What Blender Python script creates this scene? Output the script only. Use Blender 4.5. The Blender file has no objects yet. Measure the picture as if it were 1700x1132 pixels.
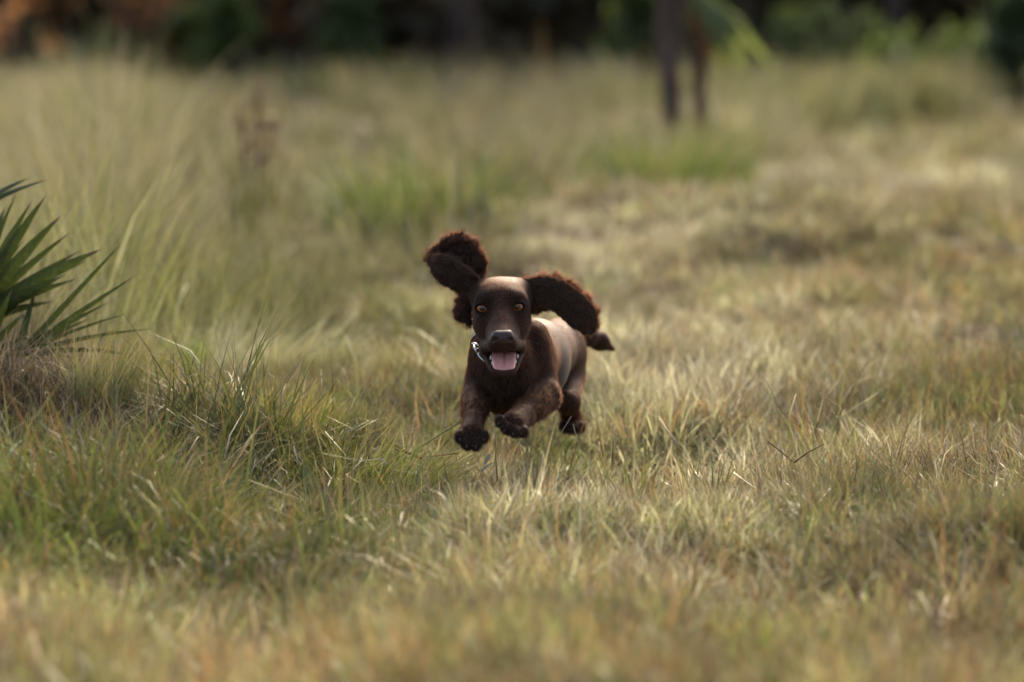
import bpy, math, random
import numpy as np
from mathutils import Vector, Matrix

# ------------------------------------------------------------------ camera, sky, sun, exposure
scene = bpy.context.scene
FPX = 6375.0                     # focal length in pixels of a 1700 px wide frame (135 mm on 36 mm)
CAM_H = 0.906
PITCH = math.atan(536.0 / FPX)
FOCUS_Y = 7.42

cam_data = bpy.data.cameras.new("camera")
cam_data.lens = 135.0
cam_data.sensor_width = 36.0
cam_data.clip_start = 0.05
cam_data.clip_end = 3000.0
cam_data.dof.use_dof = True
cam_data.dof.aperture_fstop = 2.4
cam_data.dof.focus_distance = FOCUS_Y / math.cos(PITCH)
cam = bpy.data.objects.new("camera", cam_data)
scene.collection.objects.link(cam)
cam.location = (0, 0, CAM_H)
cam.rotation_euler = (math.pi / 2 - PITCH, 0, 0)
scene.camera = cam

SUN_EL, SUN_AZ = math.radians(38), math.radians(10)      # behind the dog, to the right
world = bpy.data.worlds.new("World")
scene.world = world
world.use_nodes = True
wn = world.node_tree
sky = wn.nodes.new("ShaderNodeTexSky")
sky.sky_type = 'NISHITA'
sky.sun_disc = False
sky.sun_elevation = SUN_EL
sky.sun_rotation = SUN_AZ
sky.dust_density = 6.0
sky.air_density = 0.7
sky.ozone_density = 0.6
wn.links.new(sky.outputs[0], wn.nodes["Background"].inputs[0])
wn.nodes["Background"].inputs[1].default_value = 0.15

sun_data = bpy.data.lights.new("sun", 'SUN')
sun_data.energy = 2.1
sun_data.angle = math.radians(12)
sun_data.color = (1.0, 0.85, 0.63)
sun = bpy.data.objects.new("sun", sun_data)
scene.collection.objects.link(sun)
SUN_V = Vector((math.sin(SUN_AZ) * math.cos(SUN_EL), math.cos(SUN_AZ) * math.cos(SUN_EL), math.sin(SUN_EL)))
sun.rotation_euler = SUN_V.to_track_quat('Z', 'Y').to_euler()

scene.view_settings.view_transform = 'Standard'
scene.view_settings.look = 'None'
scene.view_settings.gamma = 1.0
scene.view_settings.exposure = 1.55
scene.cycles.use_denoising = True
scene.cycles.use_adaptive_sampling = True
scene.cycles.adaptive_threshold = 0.02
scene.cycles.max_bounces = 4
scene.cycles.diffuse_bounces = 2
scene.cycles.glossy_bounces = 2
scene.cycles.transmission_bounces = 3
scene.cycles.transparent_max_bounces = 6
scene.cycles.caustics_reflective = False
scene.cycles.caustics_refractive = False
scene.cycles.sample_clamp_indirect = 4.0

# ------------------------------------------------------------------ helpers
COL = scene.collection
rng = np.random.default_rng(11)
R = random.Random(5)


def P(px, py, Y):
    """a place in the meadow at distance Y from the camera, read off the photograph"""
    dy = math.cos(PITCH) + math.sin(PITCH) * (566 - py) / FPX
    dz = -math.sin(PITCH) + math.cos(PITCH) * (566 - py) / FPX
    t = Y / dy
    return np.array([(px - 850) / FPX * t, Y, CAM_H + dz * t])


def link(ob, parent=None):
    COL.objects.link(ob)
    if parent is not None:
        ob.parent = parent
    return ob


def tag(o, label=None, cat=None, group=None, kind=None):
    if label: o["label"] = label
    if cat: o["category"] = cat
    if group: o["group"] = group
    if kind: o["kind"] = kind
    return o


def empty(name, loc=(0, 0, 0)):
    o = bpy.data.objects.new(name, None)
    o.empty_display_size = 0.1
    o.location = loc
    return link(o)


def mesh_obj(name, verts, faces, mat, parent=None, smooth=True, origin=None, do_link=True):
    me = bpy.data.meshes.new(name)
    verts = np.asarray(verts, dtype=float)
    if origin is not None:
        verts = verts - np.asarray(origin)
    me.from_pydata(verts.tolist(), [], faces if isinstance(faces, list) else faces.tolist())
    if smooth:
        me.polygons.foreach_set("use_smooth", [True] * len(me.polygons))
    if mat: me.materials.append(mat)
    me.update()
    o = bpy.data.objects.new(name, me)
    if origin is not None:
        o.location = tuple(origin)
    if do_link: link(o, parent)
    return o


def fattr(me, name, values, domain='POINT'):
    a = me.attributes.new(name, 'FLOAT', domain)
    a.data.foreach_set("value", np.asarray(values, dtype=np.float32))


def vattr(me, name, values, domain='POINT'):
    a = me.attributes.new(name, 'FLOAT_VECTOR', domain)
    a.data.foreach_set("vector", np.asarray(values, dtype=np.float32).ravel())


def _hash(i, j, seed):
    n = (i.astype(np.int64) * 374761393 + j.astype(np.int64) * 668265263 + seed * 1274126177) & 0x7fffffff
    n = ((n ^ (n >> 13)) * 1274126177) & 0x7fffffff
    return ((n ^ (n >> 16)) & 0xffff) / 65535.0


def vnoise(x, y, scale, seed=0):
    x = np.asarray(x, float) / scale; y = np.asarray(y, float) / scale
    i = np.floor(x); j = np.floor(y)
    fx = x - i; fy = y - j
    fx = fx * fx * (3 - 2 * fx); fy = fy * fy * (3 - 2 * fy)
    a = _hash(i, j, seed); b = _hash(i + 1, j, seed); c = _hash(i, j + 1, seed); d = _hash(i + 1, j + 1, seed)
    return (a * (1 - fx) + b * fx) * (1 - fy) + (c * (1 - fx) + d * fx) * fy


def tube(pts, radii, n=8, cap=True):
    """swept tube through pts; returns verts, faces"""
    pts = [Vector(p) for p in pts]
    V, F = [], []
    up = Vector((0.13, 0.2, 0.97)).normalized()
    for i, p in enumerate(pts):
        d = (pts[min(i + 1, len(pts) - 1)] - pts[max(i - 1, 0)]).normalized()
        a = d.cross(up)
        if a.length < 1e-3: a = d.cross(Vector((1, 0, 0)))
        a.normalize(); b = d.cross(a)
        for k in range(n):
            t = 2 * math.pi * k / n
            V.append(tuple(p + (a * math.cos(t) + b * math.sin(t)) * radii[i]))
    for i in range(len(pts) - 1):
        for k in range(n):
            F.append((i * n + k, i * n + (k + 1) % n, (i + 1) * n + (k + 1) % n, (i + 1) * n + k))
    if cap:
        F.append(tuple(reversed(range(n))))
        F.append(tuple((len(pts) - 1) * n + k for k in range(n)))
    return V, F


# ------------------------------------------------------------------ materials
def new_mat(name):
    m = bpy.data.materials.new(name)
    m.use_nodes = True
    nt = m.node_tree
    for n in list(nt.nodes): nt.nodes.remove(n)
    out = nt.nodes.new("ShaderNodeOutputMaterial")
    return m, nt, out


def ramp(nt, fac, stops, interp='LINEAR'):
    r = nt.nodes.new("ShaderNodeValToRGB")
    r.color_ramp.interpolation = interp
    els = r.color_ramp.elements
    while len(els) > 1: els.remove(els[0])
    els[0].position = stops[0][0]; els[0].color = (*stops[0][1], 1)
    for p, c in stops[1:]:
        e = els.new(p); e.color = (*c, 1)
    if fac is not None: nt.links.new(fac, r.inputs[0])
    return r.outputs[0]


def attr(nt, name, kind='GEOMETRY', out='Fac'):
    a = nt.nodes.new("ShaderNodeAttribute")
    a.attribute_name = name
    a.attribute_type = kind
    return a.outputs[out]


def noise(nt, scale, detail=2.0, vec=None, rough=0.5):
    n = nt.nodes.new("ShaderNodeTexNoise")
    n.inputs["Scale"].default_value = scale
    n.inputs["Detail"].default_value = detail
    n.inputs["Roughness"].default_value = rough
    if vec is not None: nt.links.new(vec, n.inputs["Vector"])
    return n.outputs["Fac"]


def mixc(nt, fac, a, b, mode='MIX'):
    m = nt.nodes.new("ShaderNodeMix")
    m.data_type = 'RGBA'; m.blend_type = mode
    for s, v in ((m.inputs[0], fac), (m.inputs[6], a), (m.inputs[7], b)):
        if isinstance(v, (int, float)): s.default_value = v
        elif isinstance(v, tuple): s.default_value = (*v, 1)
        else: nt.links.new(v, s)
    return m.outputs[2]


def math_n(nt, op, a, b=0.0, clamp=False):
    m = nt.nodes.new("ShaderNodeMath"); m.operation = op; m.use_clamp = clamp
    for s, v in ((m.inputs[0], a), (m.inputs[1], b)):
        if isinstance(v, (int, float)): s.default_value = v
        else: nt.links.new(v, s)
    return m.outputs[0]


def leaf_shader(nt, out, color, trans=0.45, gloss=0.05, rough=0.45, tcol=None):
    d = nt.nodes.new("ShaderNodeBsdfDiffuse")
    t = nt.nodes.new("ShaderNodeBsdfTranslucent")
    g = nt.nodes.new("ShaderNodeBsdfGlossy")
    g.inputs["Roughness"].default_value = rough
    g.inputs["Color"].default_value = (0.8, 0.8, 0.75, 1)
    nt.links.new(color, d.inputs[0])
    nt.links.new(color if tcol is None else tcol, t.inputs[0])
    m1 = nt.nodes.new("ShaderNodeMixShader"); m1.inputs[0].default_value = trans
    m2 = nt.nodes.new("ShaderNodeMixShader"); m2.inputs[0].default_value = gloss
    nt.links.new(d.outputs[0], m1.inputs[1]); nt.links.new(t.outputs[0], m1.inputs[2])
    nt.links.new(m1.outputs[0], m2.inputs[1]); nt.links.new(g.outputs[0], m2.inputs[2])
    nt.links.new(m2.outputs[0], out.inputs[0])


def plain_mat(name, color, rough=0.6, spec=0.4, vary=0.25, scale=30.0, metal=0.0, bump=0.0):
    m, nt, out = new_mat(name)
    b = nt.nodes.new("ShaderNodeBsdfPrincipled")
    tc = nt.nodes.new("ShaderNodeTexCoord")
    f = noise(nt, scale, 3, tc.outputs["Object"])
    lo = tuple(v * (1 - vary) for v in color); hi = tuple(min(1, v * (1 + vary)) for v in color)
    c = ramp(nt, f, [(0.3, lo), (0.7, hi)])
    nt.links.new(c, b.inputs["Base Color"])
    b.inputs["Roughness"].default_value = rough
    b.inputs["Metallic"].default_value = metal
    b.inputs["Specular IOR Level"].default_value = spec
    if bump:
        bp = nt.nodes.new("ShaderNodeBump"); bp.inputs["Strength"].default_value = bump
        nt.links.new(f, bp.inputs["Height"]); nt.links.new(bp.outputs[0], b.inputs["Normal"])
    nt.links.new(b.outputs[0], out.inputs[0])
    return m

# ------------------------------------------------------------------ the ground
EDGE_Y = [5.0, 7.9, 8.6, 9.5, 10.1, 11.0, 12.5, 14.4, 16.5, 17.8, 18.6, 22, 26, 31, 34, 36]
EDGE_X = [-1.6, -1.15, -0.93, -0.66, -0.36, -0.26, -0.22, -0.10, 0.22, 0.55, 1.0, 1.35, 1.9, 3.2, 4.6, 30]   # edge of the uncut grass: x at each distance


def ground_h(x, y):
    x = np.asarray(x, float); y = np.asarray(y, float)
    h = 0.05 * (vnoise(x, y, 1.6, 3) - 0.5) + 0.115 * (vnoise(x, y, 0.42, 4) - 0.5) * np.clip((26 - y) / 10, 0.3, 1) + 0.03 * (vnoise(x, y, 0.17, 9) - 0.5)
    h = h + 0.16 * np.exp(-(((x + 1.15) / 0.5) ** 2 + ((y - 7.9) / 0.6) ** 2))         # straw mound under the palmetto
    h = h + 0.07 * np.exp(-(((x + 0.35) / 0.5) ** 2 + ((y - 7.75) / 0.28) ** 2))         # low bank left of the dog
    h = h - 0.06 * np.exp(-(((x + 0.45) / 0.5) ** 2 + ((y - 6.75) / 0.3) ** 2))          # hollow in front of it
    h = h + 0.20 * np.exp(-(((x - 0.75) / 1.1) ** 2 + ((y - 14.6) / 1.6) ** 2))          # pale grassy hump
    h = h + 0.05 * np.exp(-(((x - 0.6) / 0.5) ** 2 + ((y - 9.0) / 0.5) ** 2))
    h = h - 0.065 * np.exp(-(((x - 0.08) / 0.40) ** 2 + ((y - 7.5) / 0.6) ** 2))         # the dog is in the air over a slight dip
    far = np.clip((y - 20) / 40, 0, 1)
    h = h + 0.16 * (vnoise(x, y, 1.1, 14) - 0.5) * np.clip((np.interp(y, EDGE_Y, EDGE_X) - x) / 0.4, 0, 1) * np.clip((y - 9) / 2, 0, 1)
    return h + 0.25 * far * (vnoise(x, y, 14, 6) - 0.5)


def axis(lo, hi, near_lo, near_hi, fine, growth=1.16):
    a = list(np.arange(near_lo, near_hi + 1e-6, fine))
    s, v = fine, a[-1]
    while v < hi:
        s *= growth; v += s; a.append(v)
    s, v = fine, a[0]
    while v > lo:
        s *= growth; v -= s; a.insert(0, v)
    return np.array(a)


gx = axis(-500, 500, -2.4, 2.4, 0.05)
gy = axis(-300, 900, 4.0, 16.0, 0.05)
X, Y = np.meshgrid(gx, gy)
nx, ny = len(gx), len(gy)
Z = ground_h(X, Y)
idx = np.arange(nx * ny).reshape(ny, nx)
quads = np.stack([idx[:-1, :-1], idx[:-1, 1:], idx[1:, 1:], idx[1:, :-1]], -1).reshape(-1, 4)
gm, nt, out = new_mat("earth_and_thatch")
tc = nt.nodes.new("ShaderNodeTexCoord")
c1 = ramp(nt, noise(nt, 9, 6, tc.outputs["Object"], 0.65), [(0.32, (0.018, 0.011, 0.006)), (0.5, (0.045, 0.030, 0.016)), (0.68, (0.11, 0.08, 0.045))])
c2 = ramp(nt, noise(nt, 0.7, 4, tc.outputs["Object"]), [(0.35, (0.03, 0.032, 0.012)), (0.65, (0.07, 0.052, 0.027))])
col = mixc(nt, 0.5, c1, c2)
b = nt.nodes.new("ShaderNodeBsdfPrincipled")
b.inputs["Roughness"].default_value = 0.95
b.inputs["Specular IOR Level"].default_value = 0.1
nt.links.new(col, b.inputs["Base Color"])
bp = nt.nodes.new("ShaderNodeBump"); bp.inputs["Strength"].default_value = 0.8; bp.inputs["Distance"].default_value = 0.02
nt.links.new(noise(nt, 40, 5, tc.outputs["Object"], 0.7), bp.inputs["Height"])
nt.links.new(bp.outputs[0], b.inputs["Normal"]); nt.links.new(b.outputs[0], out.inputs[0])
g = mesh_obj("ground", np.stack([X, Y, Z], -1).reshape(-1, 3), quads, gm)
tag(g, kind="structure")


# ------------------------------------------------------------------ grass
m_grass, nt, out = new_mat("grass_blades")
hs = nt.nodes.new("ShaderNodeHueSaturation"); hs.inputs["Saturation"].default_value = 1.06
nt.links.new(attr(nt, "col", out='Color'), hs.inputs["Color"])
leaf_shader(nt, out, hs.outputs[0], 0.38, 0.05, 0.4)


def pal(stops, f):
    p = [s[0] for s in stops]
    return np.stack([np.interp(f, p, [s[1][k] for s in stops]) for k in range(3)], -1)


def blade_mesh(name, root, head, L, t0, bd, W, col, seg=3, tipcol=None, tipf=0.0, twist=None, link_it=True, parent=None, origin=None):
    """grass blades as ribbons: heading, length, root tilt, curl, width and colour for each"""
    n = len(L)
    V = np.zeros((n, 2 * seg + 1, 3)); C = np.zeros((n, 2 * seg + 1, 4)); C[..., 3] = 1
    p = np.asarray(root, float).copy()
    tw = rng.uniform(0, np.pi, n) if twist is None else twist
    side = np.stack([np.cos(head + tw), np.sin(head + tw), np.zeros(n)], -1)
    for s in range(seg + 1):
        f = s / seg
        w = (W * (1 - f ** 2.2) * (0.75 + 0.5 * min(f * 3, 1)) * 0.5)[:, None]
        c = col if tipcol is None else col + (tipcol - col) * (np.clip((f - 0.45) / 0.5, 0, 1) * tipf)[:, None]
        if s < seg:
            V[:, 2 * s] = p - side * w; V[:, 2 * s + 1] = p + side * w
            C[:, 2 * s, :3] = c; C[:, 2 * s + 1, :3] = c
        else:
            V[:, 2 * seg] = p; C[:, 2 * seg, :3] = c
        th = t0 + bd * (f + 0.5 / seg) ** 1.3
        p = p + np.stack([np.sin(th) * np.cos(head), np.sin(th) * np.sin(head), np.cos(th)], -1) * (L / seg)[:, None]
    k = 2 * seg + 1
    if origin is not None: V = V - np.asarray(origin)
    base = (np.arange(n) * k)[:, None]
    quads = np.concatenate([base + np.array([2 * s, 2 * s + 1, 2 * s + 3, 2 * s + 2]) for s in range(seg - 1)], 1)
    tri = base + np.array([2 * seg - 2, 2 * seg - 1, 2 * seg])
    loops = np.concatenate([quads, tri], 1).ravel()
    sizes = np.tile([4] * (seg - 1) + [3], n)
    me = bpy.data.meshes.new(name)
    me.vertices.add(n * k); me.vertices.foreach_set("co", V.ravel())
    me.loops.add(len(loops)); me.loops.foreach_set("vertex_index", loops.astype(np.int32))
    me.polygons.add(len(sizes)); me.polygons.foreach_set("loop_start", np.concatenate([[0], np.cumsum(sizes)[:-1]]).astype(np.int32))
    me.update(calc_edges=True)
    a = me.attributes.new("col", 'FLOAT_COLOR', 'POINT'); a.data.foreach_set("color", C.astype(np.float32).ravel())
    me.materials.append(m_grass)
    o = bpy.data.objects.new(name, me)
    if origin is not None: o.location = tuple(origin)
    if link_it: link(o, parent)
    return o


def field_points(y0, y1, dens, margin=1.14, extra=0.25):
    """even random points over the view's wedge of meadow between two distances"""
    w1 = 0.1345 * y1 * margin + extra
    n = int((y1 - y0) * 2 * w1 * dens)
    y = rng.uniform(y0, y1, n); x = rng.uniform(-w1, w1, n)
    k = np.abs(x) < 0.1345 * y * margin + extra
    return x[k], y[k]

def tall_depth(x, y):
    """metres inside the uncut grass (negative on the cut track)"""
    e = np.interp(y, EDGE_Y, EDGE_X) + 0.35 * (vnoise(x, y, 0.9, 21) - 0.5)
    return e - x


# blade palettes (albedo)
GREEN = [(0.0, (0.085, 0.110, 0.030)), (0.3, (0.15, 0.170, 0.055)), (0.55, (0.18, 0.200, 0.075)), (0.75, (0.33, 0.295, 0.155)), (0.92, (0.25, 0.17, 0.085)), (1.0, (0.13, 0.075, 0.04))]
PALE = [(0.0, (0.15, 0.17, 0.06)), (0.3, (0.31, 0.31, 0.15)), (0.65, (0.49, 0.47, 0.32)), (1.0, (0.62, 0.59, 0.44))]
LUSH = [(0.0, (0.055, 0.085, 0.018)), (0.4, (0.12, 0.16, 0.035)), (0.75, (0.22, 0.235, 0.065)), (1.0, (0.38, 0.27, 0.09))]
STRAW = [(0.0, (0.10, 0.065, 0.035)), (0.4, (0.22, 0.16, 0.09)), (0.75, (0.36, 0.29, 0.18)), (1.0, (0.50, 0.43, 0.29))]
TALL = [(0.0, (0.09, 0.12, 0.026)), (0.3, (0.19, 0.205, 0.055)), (0.6, (0.28, 0.28, 0.125)), (0.85, (0.42, 0.385, 0.23)), (1.0, (0.26, 0.16, 0.08))]
RUSTY = [(0.0, (0.10, 0.052, 0.026)), (0.5, (0.20, 0.115, 0.05)), (1.0, (0.33, 0.21, 0.09))]


def dryness(x, y):
    return np.clip(0.28 + 1.5 * (vnoise(x, y, 0.55, 31) - 0.5) + 0.9 * (vnoise(x, y, 0.2, 32) - 0.5) + 0.10 * np.clip((x - 0.35) / 0.8, -0.8, 1), 0, 1)


def paleness(x, y):
    """the bleached strip that runs behind the dog"""
    e = np.interp(y, [5, 7, 8.5, 10, 12, 15, 18], [0.35, 0.25, 0.33, 0.35, 0.30, 0.55, 1.1])
    w = np.interp(y, [5, 7, 8.5, 10, 12, 15, 18], [0.25, 0.25, 0.36, 0.55, 0.7, 1.1, 1.6])
    return (np.exp(-((x - e) / w) ** 2) + 0.7 * (vnoise(x, y, 0.7, 41) - 0.5)) * np.clip((y - 5.6) / 1.6, 0.15, 1)


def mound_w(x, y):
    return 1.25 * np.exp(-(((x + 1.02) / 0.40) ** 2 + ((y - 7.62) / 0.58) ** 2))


def lushness(x, y):
    a = 1.2 * np.exp(-(((x + 0.66) / 0.36) ** 2 + ((y - 6.65) / 0.55) ** 2)) + 0.9 * np.exp(-(((x + 0.42) / 0.30) ** 2 + ((y - 7.6) / 0.26) ** 2))
    return a + 0.9 * (vnoise(x, y, 0.35, 51) - 0.5)


def clumped(cx, cy, nb, spread):
    """blade positions round clump centres; returns x, y and the clump number of each blade"""
    n = len(cx); k = np.repeat(np.arange(n), nb)
    a = rng.uniform(0, 2 * np.pi, len(k)); r = spread[k] * np.sqrt(rng.uniform(0, 1, len(k)))
    return cx[k] + r * np.cos(a), cy[k] + r * np.sin(a), k, a


acc = {"short_grass": [], "pale_grass": [], "dry_straw": [], "lush_grass": []}
#           y0   y1   clumps/m2  blades  spread grow width
for (y0, y1, dens, nb, grow, wmul, seg) in ((4.2, 6.4, 950, 24, 0.72, 1.15, 3), (6.4, 9.3, 900, 32, 0.78, 1.0, 3), (9.3, 13.5, 380, 22, 0.85, 1.5, 3), (13.5, 20, 150, 16, 1.0, 2.6, 2), (20, 37, 40, 14, 1.4, 4.5, 2)):
    cx, cy = field_points(y0, y1, dens)
    keep = tall_depth(cx, cy) < 0.12 + 0.2 * (cy > 12)
    gap = 0.42 + 1.1 * vnoise(cx, cy, 0.16, 65) + 0.5 * (vnoise(cx, cy, 0.45, 66) - 0.5)
    keep &= rng.uniform(0, 1, len(cx)) < np.where(cy < 13, gap, 1)
    cx, cy = cx[keep], cy[keep]
    nC = len(cx)
    mw = mound_w(cx, cy); pl = paleness(cx, cy); lu = lushness(cx, cy)
    u = rng.uniform(0, 1, (3, nC))
    is_straw = u[0] < 0.15 + 0.85 * mw + 0.10 * (vnoise(cx, cy, 0.3, 61) > 0.6)
    is_lush = ~is_straw & (u[1] < 0.75 * np.clip(lu - 0.25, 0, 1)) & (cy < 9.5)
    is_pale = ~is_straw & ~is_lush & (u[2] < np.clip(pl * 1.1, 0.06, 0.95))
    is_short = ~is_straw & ~is_lush & ~is_pale
    hgt = (0.35 + 1.0 * vnoise(cx, cy, 0.28, 71) + 0.55 * vnoise(cx, cy, 0.09, 72)) * rng.uniform(0.65, 1.35, nC)
    dr = dryness(cx, cy)
    hgt = hgt * (1 - 0.5 * np.exp(-(((cx - 0.06) / 0.26) ** 2 + ((cy - 7.45) / 0.5) ** 2)))
    rus = np.clip(0.10 + 0.9 * np.clip(vnoise(cx, cy, 0.22, 67) - 0.62, 0, 1) + 0.10 * np.clip((cx - 0.4) / 0.6, -0.5, 1.2) * (cy < 20) + 0.22 * np.clip((6.6 - cy) / 1.5, 0, 1), 0.02, 0.6)
    chd = rng.uniform(0, 6.28, nC)
    cb = (1 - 0.2 * np.exp(-(((cx + 1.1) / 0.5) ** 2 + ((cy - 6.3) / 1.2) ** 2))) * (1 - 0.5 * mw) * rng.uniform(0.5, 1.4, nC) * (0.45 + 1.0 * vnoise(cx, cy, 0.33, 68))  # random clump tone; vignette-like darkening painted into near-left clumps; mound straw darker
    for nm, msk, (l0, l1), lean, bend, w, st, flop in (
            ("short_grass", is_short, (0.03, 0.105), 0.32, 0.7, 0.0026, GREEN, 0.14), ("pale_grass", is_pale, (0.035, 0.11), 0.40, 0.8, 0.0024, PALE, 0.16),
            ("dry_straw", is_straw, (0.05, 0.17), 1.10, 0.5, 0.0018, STRAW, 0.5), ("lush_grass", is_lush, (0.10, 0.26), 0.35, 1.1, 0.0030, LUSH, 0.05)):
        ix = np.nonzero(msk)[0]
        if not len(ix): continue
        x, y, k, a = clumped(cx[ix], cy[ix], nb, np.full(len(ix), 0.045 * grow))
        n = len(x); c = ix[k]
        L = rng.uniform(l0, l1, n) * hgt[c] * grow
        hd = np.where(rng.uniform(0, 1, n) < 0.45, chd[c] + rng.normal(0, 0.5, n), a + rng.normal(0, 0.9, n))
        t0 = np.abs(rng.normal(lean, lean * 0.6 + 0.05, n)); bd = np.abs(rng.normal(bend, bend * 0.6 + 0.05, n))
        fl = rng.uniform(0, 1, n) < flop
        t0 = np.where(fl, rng.uniform(1.0, 1.45, n), t0); bd = np.where(fl, rng.uniform(-0.2, 0.35, n), bd)
        if nm == "dry_straw":
            ups = rng.uniform(0, 1, n) < 0.05
            t0 = np.where(ups, np.abs(rng.normal(0.1, 0.15, n)), t0); L = np.where(ups, rng.uniform(0.08, 0.19, n) * grow, L)
        f = np.clip(0.52 * rng.uniform(0, 1, n) + 0.48 * dr[c] + rng.normal(0, 0.05, n), 0, 1)
        col = pal(st, f)
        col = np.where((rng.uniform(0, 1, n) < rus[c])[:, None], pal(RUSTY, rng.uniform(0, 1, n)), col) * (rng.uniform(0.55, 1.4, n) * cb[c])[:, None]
        tipf = np.where(rng.uniform(0, 1, n) < 0.55, rng.uniform(0.3, 1, n), 0.0)
        if nm == "dry_straw": tipf *= 0
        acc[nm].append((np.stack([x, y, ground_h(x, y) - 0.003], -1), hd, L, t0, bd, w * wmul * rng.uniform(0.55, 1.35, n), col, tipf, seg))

LAB = {"short_grass": "short olive green grass covering the track and foreground", "pale_grass": "bleached pale grass in the bright strip behind the dog",
       "dry_straw": "tangled dry straw lying among the grass and on the mound", "lush_grass": "longer dark green grass in the left foreground"}
for nm, parts_ in acc.items():
    for sg, tail in ((3, ""), (2, "_distant")):
        ps = [p for p in parts_ if p[8] == sg]
        if not ps: continue
        cat_ = [np.concatenate([p[i] for p in ps]) for i in range(8)]
        o = blade_mesh(nm if sg == 3 else "distant_" + nm, *cat_[:7], seg=sg, tipcol=np.array([0.33, 0.24, 0.11]), tipf=cat_[7])
        tag(o, LAB[nm] if sg == 3 else LAB[nm].split(" ")[0] + " blurred grass of the track further off", "grass", kind="stuff")

# --- the uncut grass left of the track and across the field
acc = []
for (y0, y1, dens, nb, grow, wmul, seg) in ((7.6, 13, 125, 38, 0.84, 1.0, 4), (13, 20, 52, 26, 1.0, 1.6, 4), (20, 34, 18, 20, 0.82, 2.8, 3), (34, 44, 7, 18, 0.75, 4.2, 3), (44, 54, 4, 14, 0.8, 4.6, 3)):
    cx, cy = field_points(y0, y1, dens, 1.2, 0.5)
    td = tall_depth(cx, cy)
    k = (td > 0) & (rng.uniform(0, 1, len(cx)) < np.clip(3.2 * (vnoise(cx, cy, np.clip(cy * 0.045, 0.4, 1.6), 81) - 0.20), 0.30, 1))
    cx, cy, td = cx[k], cy[k], td[k]
    hgt = grow * (0.62 + 0.38 * np.clip(td / 0.3, 0, 1)) * (1 - 0.55 * np.clip(mound_w(cx, cy) * 1.3, 0, 1)) * (0.40 + 1.05 * vnoise(cx, cy, np.clip(cy * 0.05, 0.5, 1.6), 82)) * np.clip(0.35 + 2.0 * (vnoise(cx, cy, np.clip(cy * 0.045, 0.4, 1.6), 81) - 0.15), 0.35, 1)
    dr = np.clip(0.54 + 1.5 * (vnoise(cx, cy, 1.3, 83) - 0.5) + 0.6 * (vnoise(cx, cy, 0.4, 84) - 0.5), 0, 1)
    chd = rng.uniform(0, 6.28, len(cx))
    cb = rng.uniform(0.55, 1.3, len(cx)) * (0.42 + 1.1 * vnoise(cx, cy, np.clip(cy * 0.06, 0.6, 3), 85))
    x, y, c, a = clumped(cx, cy, nb, np.full(len(cx), 0.10))
    n = len(x)
    L = rng.uniform(0.22, 0.72, n) * hgt[c] * np.where((rng.uniform(0, 1, n) < 0.06) & (y > 15), 1.45, 1.0)
    hd = np.where(rng.uniform(0, 1, n) < 0.4, chd[c] + rng.normal(0, 0.5, n), a + rng.normal(0, 0.8, n))
    t0 = np.abs(rng.normal(0.22, 0.15, n)); bd = np.abs(rng.normal(0.6, 0.4, n))
    fl = rng.uniform(0, 1, n) < 0.16
    t0 = np.where(fl, rng.uniform(0.9, 1.4, n), t0)
    f = np.clip(0.5 * rng.uniform(0, 1, n) + 0.5 * dr[c] + rng.normal(0, 0.05, n), 0, 1)
    acc.append((np.stack([x, y, ground_h(x, y) - 0.005], -1), hd, L, t0, bd, np.where(y < 13, 0.0034, 0.0045) * wmul * rng.uniform(0.5, 1.3, n) * np.where((rng.uniform(0, 1, n) < 0.12) & (y > 13), 2.0, 1.0), np.where((rng.uniform(0, 1, n) < 0.3)[:, None], 0.75 * pal(PALE, 0.9 * f), 0.85 * pal(TALL, f)) * (rng.uniform(0.6, 1.35, n) * cb[c])[:, None],
                np.where(rng.uniform(0, 1, n) < 0.5, rng.uniform(0.3, 1, n), 0.0), seg))
for sg, nm, lab in ((4, "tall_grass", "tall uncut meadow grass left of the track, behind the palmetto"), (3, "field_grass", "blurred tall grass of the field reaching to the wood")):
    cat_ = [np.concatenate([p[i] for p in acc if p[8] == sg]) for i in range(8)]
    tag(blade_mesh(nm, *cat_[:7], seg=sg, tipcol=np.array([0.36, 0.29, 0.15]), tipf=cat_[7]), lab, "grass", kind="stuff")

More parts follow.
